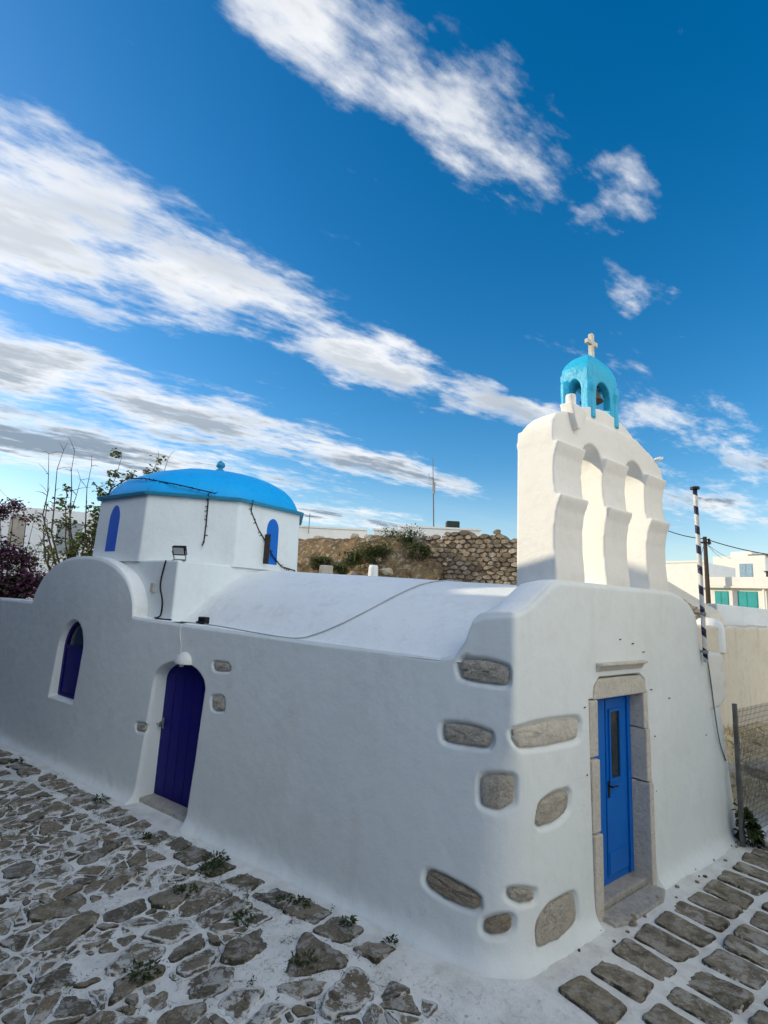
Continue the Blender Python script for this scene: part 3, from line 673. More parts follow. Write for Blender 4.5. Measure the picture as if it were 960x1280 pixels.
# front door with its marble frame
def front_door():
    dd = .185
    zs = [(GZ - .02, .72), (.735, 1.42), (1.445, 2.0)]
    for k, (z0, z1) in enumerate(zs):
        mb = MB(); mb.box(F(1.222, -.052 + .02 * k, z0), S * (.148 + .01 * (k == 2)), -N * .25, Vector((0, 0, z1 - z0))); mb.build('door_jamb', MARBLE, chapel, bevel=.012)
    for k, (z0, z1) in enumerate([(GZ - .02, 1.02), (1.035, 1.60), (1.612, 2.0)]):
        mb = MB(); mb.box(F(2.372, -.052 + .02 * k, z0), S * .098, -N * .25, Vector((0, 0, z1 - z0))); mb.build('door_jamb', MARBLE, chapel, bevel=.01)
    mb = MB(); mb.prism([F(s, -.012, z) for s, z in ((1.30, 2.005), (2.44, 2.005), (2.42, 2.14), (2.31, 2.205), (1.9, 2.212), (1.42, 2.21), (1.33, 2.14))], -N * .22); mb.build('door_lintel', MARBLE, chapel, bevel=.012)
    mb = MB(); mb.prism([F(1.36, d, z) for d, z in ((.02, 2.285), (-.018, 2.29), (-.05, 2.345), (-.085, 2.352), (-.085, 2.375), (.02, 2.38))], S * 1.0); mb.build('door_cornice', MARBLE, chapel, bevel=.006)
    d = MB(); d.box(F(1.372, dd, .03), S * 1.0, -N * .04, Vector((0, 0, 1.975))); d = d.build('front_door', FRONTB, chapel)
    def bar(name, s0, s1, z0, z1, pr, mat=FRONTB, bv=.006):
        m = MB(); m.box(F(s0, dd - pr, z0), S * (s1 - s0), -N * (pr + .004), Vector((0, 0, z1 - z0))); return m.build(name, mat, d, bevel=bv)
    bar('door_frame', 1.374, 1.43, .05, 2.0, .035); bar('door_frame', 2.30, 2.368, .05, 2.0, .035); bar('door_frame', 1.432, 2.298, 1.95, 2.0, .034)
    bar('door_stile', 1.44, 1.83, .10, 1.94, .012); bar('door_leaf', 1.85, 2.29, .10, 1.94, .016); bar('bottom_rail', 1.87, 2.27, .12, .34, .026)
    p = bar('window_pane', 1.92, 2.12, 1.09, 1.80, .019, GLASS, .001)
    m = MB(); s0, s1, z0, z1, t = 1.895, 2.145, 1.06, 1.83, .028
    for a, b, e, f in ((s0, s0 + t, z0, z1), (s1 - t, s1, z0, z1), (s0 + t, s1 - t, z0, z0 + t), (s0 + t, s1 - t, z1 - t, z1)): m.box(F(a, dd - .034, e), S * (b - a), -N * .02, Vector((0, 0, f - e)))
    m.build('pane_trim', FRONTB, d)
    m = MB(); m.box(F(1.862, dd - .024, .90), S * .04, -N * .012, Vector((0, 0, .17))); m.tube([F(1.882, dd - .02, 1.02), F(1.882, dd - .062, 1.02), F(1.99, dd - .066, 1.015)], .010, 8); m.build('door_handle', BLACK, d)
    m = MB(); m.box(F(1.375, .02, GZ), S * .995, -N * .2, Vector((0, 0, .085))); m.build('threshold', STEP, chapel, bevel=.012)
    m = MB(); m.prism([F(s, d_, GZ - .02) for s, d_ in ((1.33, .0), (2.40, .0), (2.42, -.16), (2.2, -.24), (1.5, -.235), (1.32, -.18))], Vector((0, 0, .06))); m.build('doorstep', STEP, chapel, bevel=.012)
front_door()
for s, z in ((1.86, 2.62), (2.15, 2.57), (2.40, 2.47), (2.56, 2.03), (2.60, 1.50), (2.58, .90), (2.66, .45), (1.12, 1.95), (1.14, 1.30), (1.15, .12), (3.02, 1.9), (4.05, 1.35)):
    m = MB(); m.tube([F(s, .03, z), F(s, -.022, z - .003), F(s + .003, -.024, z + .008)], .006, 6); m.build('wall_hook', WOODP, chapel)
# moulded bracket on the right corner of the front
m = MB(); pr = [(4.25, 2.40), (4.66, 2.405), (4.745, 2.37), (4.755, 2.28), (4.68, 2.21), (4.665, 2.16), (4.74, 2.12), (4.80, 2.07), (4.80, 2.01), (4.72, 1.97), (4.73, 1.93), (4.79, 1.87), (4.78, 1.79), (4.68, 1.74), (4.58, 1.68), (4.25, 1.66)]
m.prism([F(s, -.03, z) for s, z in pr], -N * .5); m.build('corner_bracket', BELLW, chapel, remesh=.016, smit=3)
# far side and back walls close the volume
m = MB(); E = F(4.85, .05, 0)
m.grid([[F(4.80, .01, GZ - .1), F(4.45, .01, 2.41)], [G(SQ1 + .3, 4.5, GZ - .1), G(SQ1 + .3, 4.5, 2.41)], [G(SQ1 + .3, .1, GZ - .1), G(SQ1 + .3, .1, 2.41)]]); m.build('far_wall', WHITE, chapel)
m = MB(); m.grid([[F(3.9, .0, 2.38), G(0.6, 4.45, 2.38), G(SQ0, 4.45, 2.38)], [F(4.6, .0, 2.40), F(4.6, .3, 2.40), G(SQ1 + .3, 4.52, 2.40)]]); m.build('far_ledge', ROOFW, chapel)

# ------------------------------------------------------------------ fittings on the chapel
def face_pt(face, x, z, d=0.0):
    an = ANG0 + (face + .5) * math.pi / 4; n = Vector((math.cos(an), math.sin(an), 0)); t = Vector((-n.y, n.x, 0))
    return Vector((OC.x, OC.y, 0)) + n * (2.05 * math.cos(math.pi / 8) - (z - 3.36) * .022 + d) + t * x + Vector((0, 0, z))
def floodlight():
    o = G(SQ0 + .10, SV0 + .10, 3.40); r = empty('floodlight', o, 'black square floodlight with pale lens on the corner below the drum', 'floodlight')
    dirv = (-W * .8 - U * .35 + Vector((0, 0, -.35))).normalized(); rt = dirv.cross(Vector((0, 0, 1))).normalized(); up = rt.cross(dirv).normalized()
    c = o + Vector((0, 0, .16)) + dirv * .06
    m = MB(); m.box(c - rt * .115 - up * .078 - dirv * .05, rt * .23, up * .156, dirv * .06); m.build('lamp_housing', BLACK, r, bevel=.012)
    m = MB(); m.box(c - rt * .09 - up * .054 + dirv * .008, rt * .18, up * .108, dirv * .006); m.build('lamp_lens', LENS, r)
    m = MB(); m.box(o + Vector((0, 0, -.012)) - rt * .11, rt * .22, dirv.cross(rt).cross(rt) * -.01 + Vector((0, 0, .02)), dirv * .05); m.tube([c - rt * .12, o - rt * .10, o + rt * .10, c + rt * .12], .012, 6); m.build('bracket', METAL, r)
floodlight()
def wire(name, pts, r, mat, label, cat, seg=5, sub=6):
    P = [Vector(p) for p in pts]; out = []
    for i in range(len(P) - 1):
        p0, p1, p2, p3 = P[max(i - 1, 0)], P[i], P[i + 1], P[min(i + 2, len(P) - 1)]
        for k in range(sub):
            t = k / sub; out.append(.5 * ((2 * p1) + (p2 - p0) * t + (2 * p0 - 5 * p1 + 4 * p2 - p3) * t * t + (3 * p1 - p0 - 3 * p2 + p3) * t ** 3))
    out.append(P[-1]); m = MB(); m.tube(out, r, seg); return tag(m.build(name, mat, smooth=True), label, cat)
wire('cable', [G(SQ0 + .30, SV0 - .02, 3.38), G(SQ0 + .36, SV0 - .03, 3.0), G(SQ0 + .25, SV0 - .03, 2.72), G(SQ0 + .26, SV0 - .03, 2.50), G(SQ0 + .16, .08, 2.47), G(5.3, .02, 2.475)], .013, BLACK, 'black cable dropping from the floodlight down the corner to the roof edge', 'cable')
wire('cable', [G(5.0, -.008, 2.44), G(4.99, -.02, 2.3), G(4.93, -.022, 2.15), G(4.92, -.03, 2.05)], .006, BELLW, 'thin white cable running from the roof edge down to the door lamp', 'cable')
def vs(u, v): return G(u, v, float(vault_z(np.array(u), np.array(v))) + .012)
wire('cable', [G(5.1, .06, 2.46), G(4.4, .10, 2.455), G(3.4, .06, 2.42), vs(2.85, .12), vs(2.62, .24), vs(2.36, .45), vs(2.13, .79), vs(2.0, 1.14), vs(1.90, 1.6), vs(1.78, 2.2), vs(1.7, 2.8)], .008, simple('pale_cable', (.40, .41, .41), (.33, .34, .34), bump=0), 'grey cable snaking up over the white barrel roof', 'cable')
m = MB(); m.box(G(4.62, .10, 2.455), U * .16, W * .09, Vector((0, 0, .10))); m.box(G(4.60, .08, 2.45), U * .2, W * .03, Vector((0, 0, .04))); tag(m.build('spotlight', BLACK, bevel=.015), 'small black spotlight lying on the roof edge right of the navy door', 'spotlight')
m = MB(); m.box(G(SQ0 + .52, SV0 - .05, 2.86), U * .09, W * .055, Vector((0, 0, .15))); tag(m.build('junction_box', simple('box_grey', (.5, .5, .46)), bevel=.01), 'small pale junction box on the wall beneath the floodlight', 'junction box')
def string_lights(name, pts, label):
    root = empty(name, pts[0], label, 'string lights'); m = MB(); m.tube(pts, .011, 5); m.build('wire', BLACK, root)
    for a, b in zip(pts[:-1], pts[1:]):
        a, b = Vector(a), Vector(b); n = max(1, int((b - a).length / .085))
        for k in range(n):
            p = a.lerp(b, (k + .5) / n); dirv = Vector((random.uniform(-1, 1), random.uniform(-1, .2), random.uniform(-.9, .3))).normalized(); m = MB(); m.tube([p - dirv * .005, p + dirv * .055], [.009, .006], 4); m.build('bulb', BLACK, root)
def dome_pt(th, k, lift=.015):     # th from octagon corner angle, k height fraction
    a = math.asin(k ** (1 / 1.05)); R = 1.90 * math.cos(a) ** .92 * 1.02 + .02; return Vector((OC.x + .13 * math.sin(a) ** 2 + R * math.cos(ANG0 + th), OC.y + R * math.sin(ANG0 + th), 4.575 + .80 * k + lift))
q8 = math.pi / 4
string_lights('string_lights', [dome_pt(-.05, .02), dome_pt(.10, .22), dome_pt(.25, .44), dome_pt(.6, .36), dome_pt(1.0, .20), dome_pt(1.35, .06), octp(2.13, 4.60, 1.72)], 'black string of small lights draped from the dome top-left to its rim')
string_lights('string_lights', [face_pt(1, .24, 4.62, .10), face_pt(1, .245, 4.45, .03), face_pt(1, .25, 4.1, .02), face_pt(1, .245, 3.75, .02), face_pt(1, .22, 3.70, .03)], 'black light string hanging straight down the middle drum face')
string_lights('string_lights', [face_pt(2, -.55, 4.60, .10), face_pt(2, -.50, 4.4, .02), face_pt(2, -.30, 4.1, .02), face_pt(2, -.12, 3.9, .03), face_pt(2, .10, 3.62, .04), face_pt(2, .35, 3.45, .03), face_pt(2, .7, 3.40, .05)], 'black light string slanting across the right drum face past its window')
# flagpole and its cable
fp = empty('flagpole', F(4.04, -.03, 2.30), 'slim flagpole with spiral navy and white stripes at the front right corner', 'flagpole')
p0, p1 = F(4.05, -.06, 2.30), F(3.975, -.06, 4.70)
m = MB(); m.tube([p0 + (p1 - p0) * k / 12 for k in range(13)], .029, 14); po = m.build('pole', POLEP, fp, smooth=True)
m = MB(); m.tube([p1, p1 + Vector((0, 0, .035))], .06, 12); m.build('pole_cap', BLACK, fp)
for z in (2.44, 2.95):
    m = MB(); c = p0 + (p1 - p0) * ((z - 2.30) / 2.4); m.tube([c - Vector((0, 0, .02)), c + Vector((0, 0, .02))], .042, 12); m.box(c - S * .015 - Vector((0, 0, .015)), S * .03, -N * .12, Vector((0, 0, .03))); m.build('pole_clamp', METAL, fp)
wire('cable', [F(4.10, -.04, 3.1), F(4.13, -.03, 2.7), F(4.16, -.03, 2.43), F(4.24, -.035, 2.1), F(4.30, -.05, 1.6), F(4.42, -.05, 1.2), F(4.62, -.04, .95)], .008, CABLE, 'thin grey cable curving down the front wall below the flagpole', 'cable')
wire('cable', [F(4.10, -.05, 4.0), F(4.09, -.06, 3.4), F(4.10, -.04, 3.1)], .006, CABLE, 'thin halyard hanging beside the striped flagpole', 'cable')

# ------------------------------------------------------------------ terrain
ruinA, ruinB = Vector((-6.0, 20.6, 0)), Vector((4.6, 14.6, 0))
FP0 = Vector((4.96, 7.47, 0)); FD = Vector((.80, .60, 0)).normalized(); FN = Vector((-FD.y, FD.x, 0))
def hgt(x, y):
    x = np.asarray(x, float); y = np.asarray(y, float)
    u = (x - C0.x) * U.x + (y - C0.y) * U.y; v = (x - C0.x) * W.x + (y - C0.y) * W.y
    back = sstep(v, 4.8, 8.5) * 2.3 + sstep(v, 9, 16) * 1.3
    d = (x - FP0.x) * FN.x + (y - FP0.y) * FN.y; al = (x - FP0.x) * FD.x + (y - FP0.y) * FD.y
    right = (sstep(d, .1, 5.2) * 1.25 + sstep(d, 6, 20) * 2.4) * sstep(al, -1.2, .8)
    h = GZ - .0 + np.maximum(back * sstep(-al, -3.0, 2.0), right)
    far = np.hypot(x, y); h = h + sstep(far, 24, 46) * 2.0 - sstep(far, 70, 400) * 14
    rough = sstep(np.maximum(d * sstep(al, -1, .6) * 3, v - 4.6), .2, 1.5)
    return h + rough * (.10 * fbm2(x, y, 1.7, .3, 4) + .04 * fbm2(x, y, 6.5, .6, 3)) + (1 - rough) * (.007 * fbm2(x, y, 3.0, .8, 3) + .005 * fbm2(x, y, 16, .15, 3)) * (np.hypot(x, y) < 20), rough
def terrain():
    def axis(lo, hi, a, b, st):
        mid = np.arange(a, b, st); g = 1.13; l = [a]; s = st
        while l[-1] > lo: s *= g; l.append(l[-1] - s)
        r = [mid[-1]]; s = st
        while r[-1] < hi: s *= g; r.append(r[-1] + s)
        return np.concatenate([np.array(l[1:])[::-1], mid, np.array(r[1:])])
    xa = axis(-1500, 1500, -7, 10, .06); ya = axis(-600, 2500, 2.8, 15, .06); X, Y = np.meshgrid(xa, ya, indexing='ij')
    Z, rough = hgt(X, Y); P = np.stack([X, Y, Z], -1); o = sheet_mesh('ground', P, GROUND); tag(o, kind='structure')
    v = (X - C0.x) * W.x + (Y - C0.y) * W.y; s = (X - C0.x) * S.x + (Y - C0.y) * S.y; n = (X - C0.x) * N.x + (Y - C0.y) * N.y
    lane = (1 - rough) * (np.hypot(X, Y) < 30); dirt = sstep(-v, .3, .7) * .8 * (1 - sstep(n, -.4, .3) * sstep(s, -1.0, .6)) + .06
    at_ = o.data.color_attributes.new('zone', 'FLOAT_COLOR', 'POINT'); c = np.stack([lane, dirt, lane * 0, lane * 0 + 1], -1).reshape(-1); at_.data.foreach_set('color', c)
terrain()
def gz(x, y): return float(hgt(np.array(x), np.array(y))[0])

# ------------------------------------------------------------------ paving and rubble: cells -> stones
def clip(poly, nx, ny, c):
    out = []
    for i in range(len(poly)):
        a, b = poly[i], poly[(i + 1) % len(poly)]; da = a[0] * nx + a[1] * ny - c; db = b[0] * nx + b[1] * ny - c
        if da <= 0: out.append(a)
        if (da < 0) != (db < 0): t = da / (da - db); out.append((a[0] + (b[0] - a[0]) * t, a[1] + (b[1] - a[1]) * t))
    return out
def voronoi(sites, bounds, ax=1.0):
    A = np.array(sites) * np.array([1, ax]); cells = []
    for i, p in enumerate(A):
        dd = np.hypot(*(A - p).T); order = np.argsort(dd)[1:22]; poly = [(bounds[0], bounds[1] * ax), (bounds[2], bounds[1] * ax), (bounds[2], bounds[3] * ax), (bounds[0], bounds[3] * ax)]
        for j in order:
            q = A[j]; nx, ny = q - p; poly = clip(poly, nx, ny, (q @ q - p @ p) / 2)
            if len(poly) < 3: break
        cells.append([(x, y / ax) for x, y in poly])
    return cells
class Stones:
    def __init__(s): s.mb = MB(); s.col = []
    def stone(s, poly, fn, gap, h, rough=.012, tint=None, wash=.5, seg=.035, tilt=.006, dome_=0.0, soft=2):
        c = np.mean(np.array(poly), 0); q = []
        for i in range(len(poly)):
            a, b = np.array(poly[i]), np.array(poly[(i + 1) % len(poly)]); L = np.linalg.norm(b - a); n = max(1, int(L / seg))
            for k in range(n): q.append(a + (b - a) * k / n)
        q = np.array(q); 
        for _ in range(soft): q = .5 * q + .25 * (np.roll(q, 1, 0) + np.roll(q, -1, 0))
        r = np.hypot(*(q - c).T); 
        if r.min() < gap * 1.15 or len(q) < 5: return
        ph = random.uniform(0, 99); k = (r - gap) / r
        nz = np.array([mn.noise(Vector((x * 14, y * 14, ph))) + .5 * mn.noise(Vector((x * 40, y * 40, ph))) for x, y in q]); k = np.clip(k + nz * rough / r, .1, 1.2)
        q = c + (q - c) * k[:, None]; n = len(q); tx, ty = random.gauss(0, tilt), random.gauss(0, tilt); tint = random.random() if tint is None else tint
        b0 = len(s.mb.v); rows = []
        for sc, hh, g in ((1.03, -.03, 0), (1.0, h * .55, .0), (.965, h * .92, .12), (.86, h, .4), (.55, h + dome_, .8)):
            row = []
            for x, y in c + (q - c) * sc:
                hz = hh + (x - c[0]) * tx / .1 + (y - c[1]) * ty / .1 + (.004 * mn.noise(Vector((x * 22, y * 22, ph))) + .006 * mn.noise(Vector((x * 7, y * 7, ph))) if hh > 0 else 0)
                row.append(fn(x, y, hz))
            rows.append(row); s.col += [(tint, g, wash, 1)] * n
        s.mb.grid(rows, close=True); s.mb.v.append(fn(c[0], c[1], h + dome_)); s.col.append((tint, 1, wash, 1)); e = b0 + 4 * n; ctr = len(s.mb.v) - 1
        for i in range(n): s.mb.f.append((e + i, e + (i + 1) % n, ctr))
    def build(s, name, mat, parent=None, smooth=True):
        me = s.mb.mesh(name); at_ = me.color_attributes.new('tint', 'FLOAT_COLOR', 'POINT'); at_.data.foreach_set('color', np.array(s.col, np.float32).reshape(-1))
        return link(name, me, mat, parent, smooth)
def jitter_sites(x0, x1, y0, y1, dx, dy, j=.42):
    out = []; row = 0; y = y0
    while y < y1:
        x = x0 + (dx / 2 if row % 2 else 0)
        while x < x1: out.append((x + random.uniform(-j, j) * dx, y + random.uniform(-j, j) * dy)); x += dx
        y += dy; row += 1
    return out
pv = Stones()
def lane_fn(u, v, h):
    p = G(u, v, 0); return Vector((p.x, p.y, gz_fast(p.x, p.y) + h))
def gz_fast(x, y): return GZ
# edge course along the wall: squarish stones
u = .75
u = .42
while u < 9.6:
    w_ = random.uniform(.26, .44); dep = random.uniform(.28, .42)
    if random.random() < .86 and not (4.2 < u < 5.0 and random.random() < .5):
        a = random.uniform(-.03, .03); poly = [(u, -.33 + a), (u + w_ + random.uniform(-.04, .04), -.33 + a * .5), (u + w_ + random.uniform(-.05, .05), -.33 - dep), (u + random.uniform(-.05, .05), -.33 - dep * random.uniform(.8, 1.1))]
        pv.stone(poly, lane_fn, random.uniform(.012, .035), random.uniform(.008, .018), .022, wash=random.uniform(.4, .8), tilt=.006)
    u += w_ + .03
# the rest: big flags broken among small slate pieces, each lapped in lime
for cell, st in zip(*(lambda s: (voronoi(s, (-1.2, -3.6, 11, -.72), .68), s))(jitter_sites(-1.0, 11, -3.5, -.75, .27, .40))):
    if len(cell) < 3: continue
    cu, cvv = np.mean(np.array(cell), 0)
    if cu < .30 - .55 * (cvv + .75): continue
    x = random.random()
    if x < .03: continue
    if x < .42:
        pv.stone(cell, lane_fn, random.uniform(.012, .038), random.uniform(.009, .020), .026, wash=random.choice([.25, .5, .65, .8]), tilt=.006)
    else:
        n = random.choice([4, 5, 6, 7, 9]); a = np.array(cell); lo, hi = a.min(0), a.max(0); sub = [(random.uniform(lo[0], hi[0]), random.uniform(lo[1], hi[1])) for _ in range(n)]
        for p in sub:                              # split the cell among its pieces
            poly = [tuple(z) for z in cell]
            for q in sub:
                if q == p: continue
                nx, ny = q[0] - p[0], q[1] - p[1]; poly = clip(poly, nx, ny, (q[0] ** 2 + q[1] ** 2 - p[0] ** 2 - p[1] ** 2) / 2)
                if len(poly) < 3: break
            if len(poly) >= 3 and random.random() < .95: pv.stone(poly, lane_fn, random.uniform(.007, .022), random.uniform(.005, .016), .018, tilt=.009, wash=random.choice([.1, .3, .5, .7, .85]), seg=.022)
# regular courses in front of the chapel
def front_fn(s, n, h): p = C0 + S * s + N * n; return Vector((p.x, p.y, GZ + h))
for n0, n1, s0 in ((.33, .80, .10), (.86, 1.31, -.05), (1.37, 1.83, -.1), (1.89, 2.35, .0), (2.41, 2.87, 0)):
    s = s0
    while s < 7.2:
        w_ = random.uniform(.28, .41); a = random.uniform(-.03, .03)
        if random.random() < .96:
            poly = [(s + .022, n0 + random.uniform(-.03, .03)), (s + w_ - .022, n0 + random.uniform(-.03, .03)), (s + w_ - .022 + a, n1 + random.uniform(-.04, .02)), (s + .022 + a, n1 + random.uniform(-.04, .02))]
            pv.stone(poly, front_fn, random.uniform(.003, .012), random.uniform(.015, .021), .010, tint=random.choice([.2, .22, .78, .8, .82, .84]), wash=random.uniform(.70, .9), soft=2, tilt=.005)
        s += w_ + .02
for _ in range(26):
    s0, n0 = random.uniform(.2, 4.8), random.choice([random.uniform(.10, .19), random.uniform(.2, .31)]); r0 = random.uniform(.012, .028)
    pv.stone([(s0 + r0 * math.cos(a) * random.uniform(.7, 1.4), n0 + r0 * math.sin(a)) for a in np.linspace(0, 5.2, 6)], front_fn, .001, .014, .002, seg=.012, wash=.9, soft=1)
paving = pv.build('paving_stones', PAVE); tag(paving, kind='structure')

# weeds in the joints
def leaf_quad(mb, p, d, w, L):
    d = d.normalized(); s = d.cross(Vector((random.gauss(0, .3), random.gauss(0, .3), 1))); s = s.normalized() if s.length > 1e-4 else Vector((1, 0, 0))
    mid = p + d * L * .5 + Vector((0, 0, L * .08)); mb.add([p, mid + s * w * .5, p + d * L - Vector((0, 0, L * .12)), mid - s * w * .5], [(0, 1, 2, 3)])
def weed_mesh(n, r, h, name):
    mb = MB()
    for _ in range(n):
        a = random.uniform(0, 6.283); q = r * math.sqrt(random.random()); p = Vector((q * math.cos(a), q * math.sin(a), 0))
        for k in range(3): leaf_quad(mb, p + Vector((random.gauss(0, .012), random.gauss(0, .012), random.uniform(0, h * .7))), Vector((math.cos(a) + random.gauss(0, .8), math.sin(a) + random.gauss(0, .8), random.uniform(.3, 1.4))), random.uniform(.012, .024), random.uniform(.03, .065))
    return mb
weeds = [(3.30, -.42, 46, .12, .05, 'dark green weed clump by the lane paving right of the navy door'), (3.15, -.60, 60, .15, .06, 'largest dark weed clump on the paving below the navy door'), (5.85, -.40, 30, .10, .05, 'flat weed patch by the wall foot left of the navy door'),
         (4.4, -.62, 26, .10, .03, 'thin weed patch in the paving in front of the navy door'), (1.98, -.42, 22, .06, .07, 'bright green weed at the wall foot below the middle of the lane wall'), (2.15, -.52, 20, .07, .04, 'low weed beside the bright wall-foot weed'),
         (1.42, -.40, 20, .05, .09, 'upright spiky weed growing at the wall foot near the chapel corner'), (.98, -.36, 12, .04, .06, 'smallest green sprig at the wall foot closest to the corner'), (3.0, -1.0, 30, .11, .04, 'weed tuft among the broken slates left of centre'),
         (2.2, -.95, 24, .09, .04, 'weed tuft on the flagstones below the long wall'), (8.4, -.5, 30, .14, .05, 'weed patch by the wall foot at the far left end'), (2.3, -1.9, 34, .12, .03, 'mossy weed patch on the paving nearest the lower left'), (1.4, -1.0, 22, .08, .04, 'weed tuft in the paving nearest the lower middle')]
for u_, v_, n, r, h, lab in weeds:
    mb = weed_mesh(n, r, h, 'weed'); me = mb.mesh('weed'); p = G(u_, v_, GZ + .006); me.transform(Matrix.Translation(p)); tag(link('weed', me, WEED), lab, 'weed', 'weeds growing in the paving joints')
mb = MB()
for _ in range(120):
    u_, v_ = random.uniform(.6, 9.5), -.36 - abs(random.gauss(0, .9))
    if v_ < -3.2: continue
    c = G(u_, v_, GZ + .004); rr = random.uniform(.03, .085); an = random.uniform(0, 3.14)
    for _ in range(random.randint(14, 42)):
        a = random.gauss(0, rr); b = random.gauss(0, rr * .35); q = c + Vector((a * math.cos(an) - b * math.sin(an), a * math.sin(an) + b * math.cos(an), random.uniform(0, .018)))
        leaf_quad(mb, q, Vector((random.gauss(0, 1), random.gauss(0, 1), random.uniform(.1, .9))), random.uniform(.007, .014), random.uniform(.012, .028))
tag(mb.build('moss', WEED, fix=False), 'dark moss and tiny weeds in the joints of the lane paving', 'moss', kind='stuff')
# terracotta crumbs on the doorstep
for k, (s_, n_, r_) in enumerate(((1.52, .25, .05), (1.60, .22, .035), (2.18, .20, .04))):
    mb = MB(); c = F(s_, -n_, GZ + .03); pts = [(c + Vector((random.gauss(0, 1), random.gauss(0, 1), random.gauss(0, .6))).normalized() * r_ * random.uniform(.7, 1.1)) for _ in range(16)]
    me = bpy.data.meshes.new('shard'); bm = bmesh.new(); [bm.verts.new(p) for p in pts]; bmesh.ops.convex_hull(bm, input=bm.verts); bm.to_mesh(me); bm.free()
    tag(link('pebble', me, STONE_D), ['brown stone chip at the left end of the doorstep', 'smaller brown chip beside the left doorstep chip', 'brown stone chip at the right end of the doorstep'][k], 'stone', 'stone chips on the doorstep')

# ------------------------------------------------------------------ rocks, fence and slope on the right
def rock_obj(p, r, label, group, flat=.6, mat=ROCK, name='rock', seed=0):
    rr = random.Random(seed + int(p.x * 100)); bm = bmesh.new(); bmesh.ops.create_icosphere(bm, subdivisions=3, radius=1)
    ax = (rr.uniform(.8, 1.5), rr.uniform(.7, 1.1), flat * rr.uniform(.7, 1.2)); off = Vector((rr.uniform(0, 50),) * 3)
    for v in bm.verts:
        d = v.co.copy(); k = 1 + .35 * mn.noise(d * 1.3 + off) + .15 * mn.noise(d * 3.5 + off)
        d = Vector((round(d.x * 2.2) / 2.2 * .35 + d.x * .65, round(d.y * 2.2) / 2.2 * .35 + d.y * .65, round(d.z * 2.2) / 2.2 * .35 + d.z * .65))
        v.co = Vector((d.x * ax[0], d.y * ax[1], d.z * ax[2])) * k * r
    bmesh.ops.rotate(bm, verts=bm.verts, cent=(0, 0, 0), matrix=Matrix.Rotation(rr.uniform(0, 6.28), 3, 'Z')); me = bpy.data.meshes.new(name); bm.to_mesh(me); bm.free(); me.transform(Matrix.Translation(p))
    return tag(link(name, me, mat), label, 'rock', group)
RK = [(.55, .9, .34, 'pale rock just behind the fence post'), (1.3, 1.3, .42, 'broad flat pale rock behind the wire fence'), (2.3, 1.1, .5, 'large pale slab low behind the fence'), (1.9, 2.3, .4, 'tan rock halfway up the dry slope'), (.6, 2.2, .3, 'small tan rock by the chapel on the slope'),
      (3.3, 2.2, .45, 'tan rock right of centre on the slope'), (2.7, 3.4, .5, 'grey boulder under the beige wall'), (1.2, 3.6, .45, 'dark boulder at the wall foot near the chapel'), (4.0, 3.9, .55, 'grey boulder furthest right under the beige wall'), (3.6, .9, .4, 'pale rock at the right edge beside the fence')]
for k, (al, d, r, lab) in enumerate(RK):
    p = FP0 + FD * al + FN * d; p.z = gz(p.x, p.y) + r * .12; rock_obj(p, r * .8, lab, 'rocks on the slope behind the fence', .55, seed=k)
def grass_stuff():
    mb = MB()
    for _ in range(5200):
        al, d = random.uniform(-.1, 6.5), random.uniform(.25, 4.6); p = FP0 + FD * al + FN * d
        if mn.noise(Vector((p.x * 1.1, p.y * 1.1, 3))) < -.08: continue
        p.z = gz(p.x, p.y) - .01; h = random.uniform(.06, .2); dv = Vector((random.gauss(0, .5), random.gauss(0, .5), 1)).normalized(); s = Vector((random.gauss(0, 1), random.gauss(0, 1), 0)).normalized() * .008
        mb.add([p - s, p + s, p + dv * h], [(0, 1, 2)])
    tag(mb.build('dry_grass', DRYG, fix=False), 'dry yellow grass on the slope behind the fence', 'grass', kind='stuff')
grass_stuff()
def bush(name, p, rx, ry, rz, n, mat, label, cat, leaf=.06, group=None, stems=5, flowers=0, stemh=.0):
    p = Vector(p); root = empty(name, p, label, cat, group); mb = MB(); cl = [Vector((random.gauss(0, .45) * rx, random.gauss(0, .45) * ry, random.uniform(.15, .95) * rz)) for _ in range(max(6, n // 60))]
    for _ in range(n):
        c = random.choice(cl); q = c + Vector((random.gauss(0, .17) * rx, random.gauss(0, .17) * ry, random.gauss(0, .14) * rz)); q.z = max(q.z, .02)
        leaf_quad(mb, p + q, Vector((random.gauss(0, 1), random.gauss(0, 1), random.gauss(.2, .7))), leaf * random.uniform(.4, .75), leaf * random.uniform(.7, 1.3))
    mb.build('foliage', mat, root, fix=False); mb = MB()
    for c in random.sample(cl, min(stems, len(cl))): mb.tube([p + Vector((c.x * .15, c.y * .15, -.05)), p + Vector((c.x * .6, c.y * .6, c.z * .55)), p + c], [.02 * rz, .012 * rz, .005], 5)
    mb.build('stems', BARK, root)
    if flowers:
        for _ in range(flowers):
            mb = MB()
            c = random.choice(cl); q = p + c + Vector((random.gauss(0, .2) * rx, random.gauss(0, .2) * ry, abs(random.gauss(.15, .12)) * rz))
            for a in range(5): leaf_quad(mb, q, Vector((math.cos(a * 1.256), math.sin(a * 1.256), .3)), .04, .05)
            mb.build('flower', YEL, root, fix=False)
    return root
pb = FP0 + FD * 1.25 + FN * 2.9; pb.z = gz(pb.x, pb.y); bush('flowering_plant', pb, .34, .3, .42, 900, WEED, 'low green plant with yellow flowers on the dry slope', 'plant', .07, flowers=18)
pb = FP0 + FD * .12 - FN * .08; pb.z = GZ; bush('grass_tuft', pb, .13, .12, .42, 260, WEED, 'green tuft growing at the foot of the fence post', 'plant', .10)
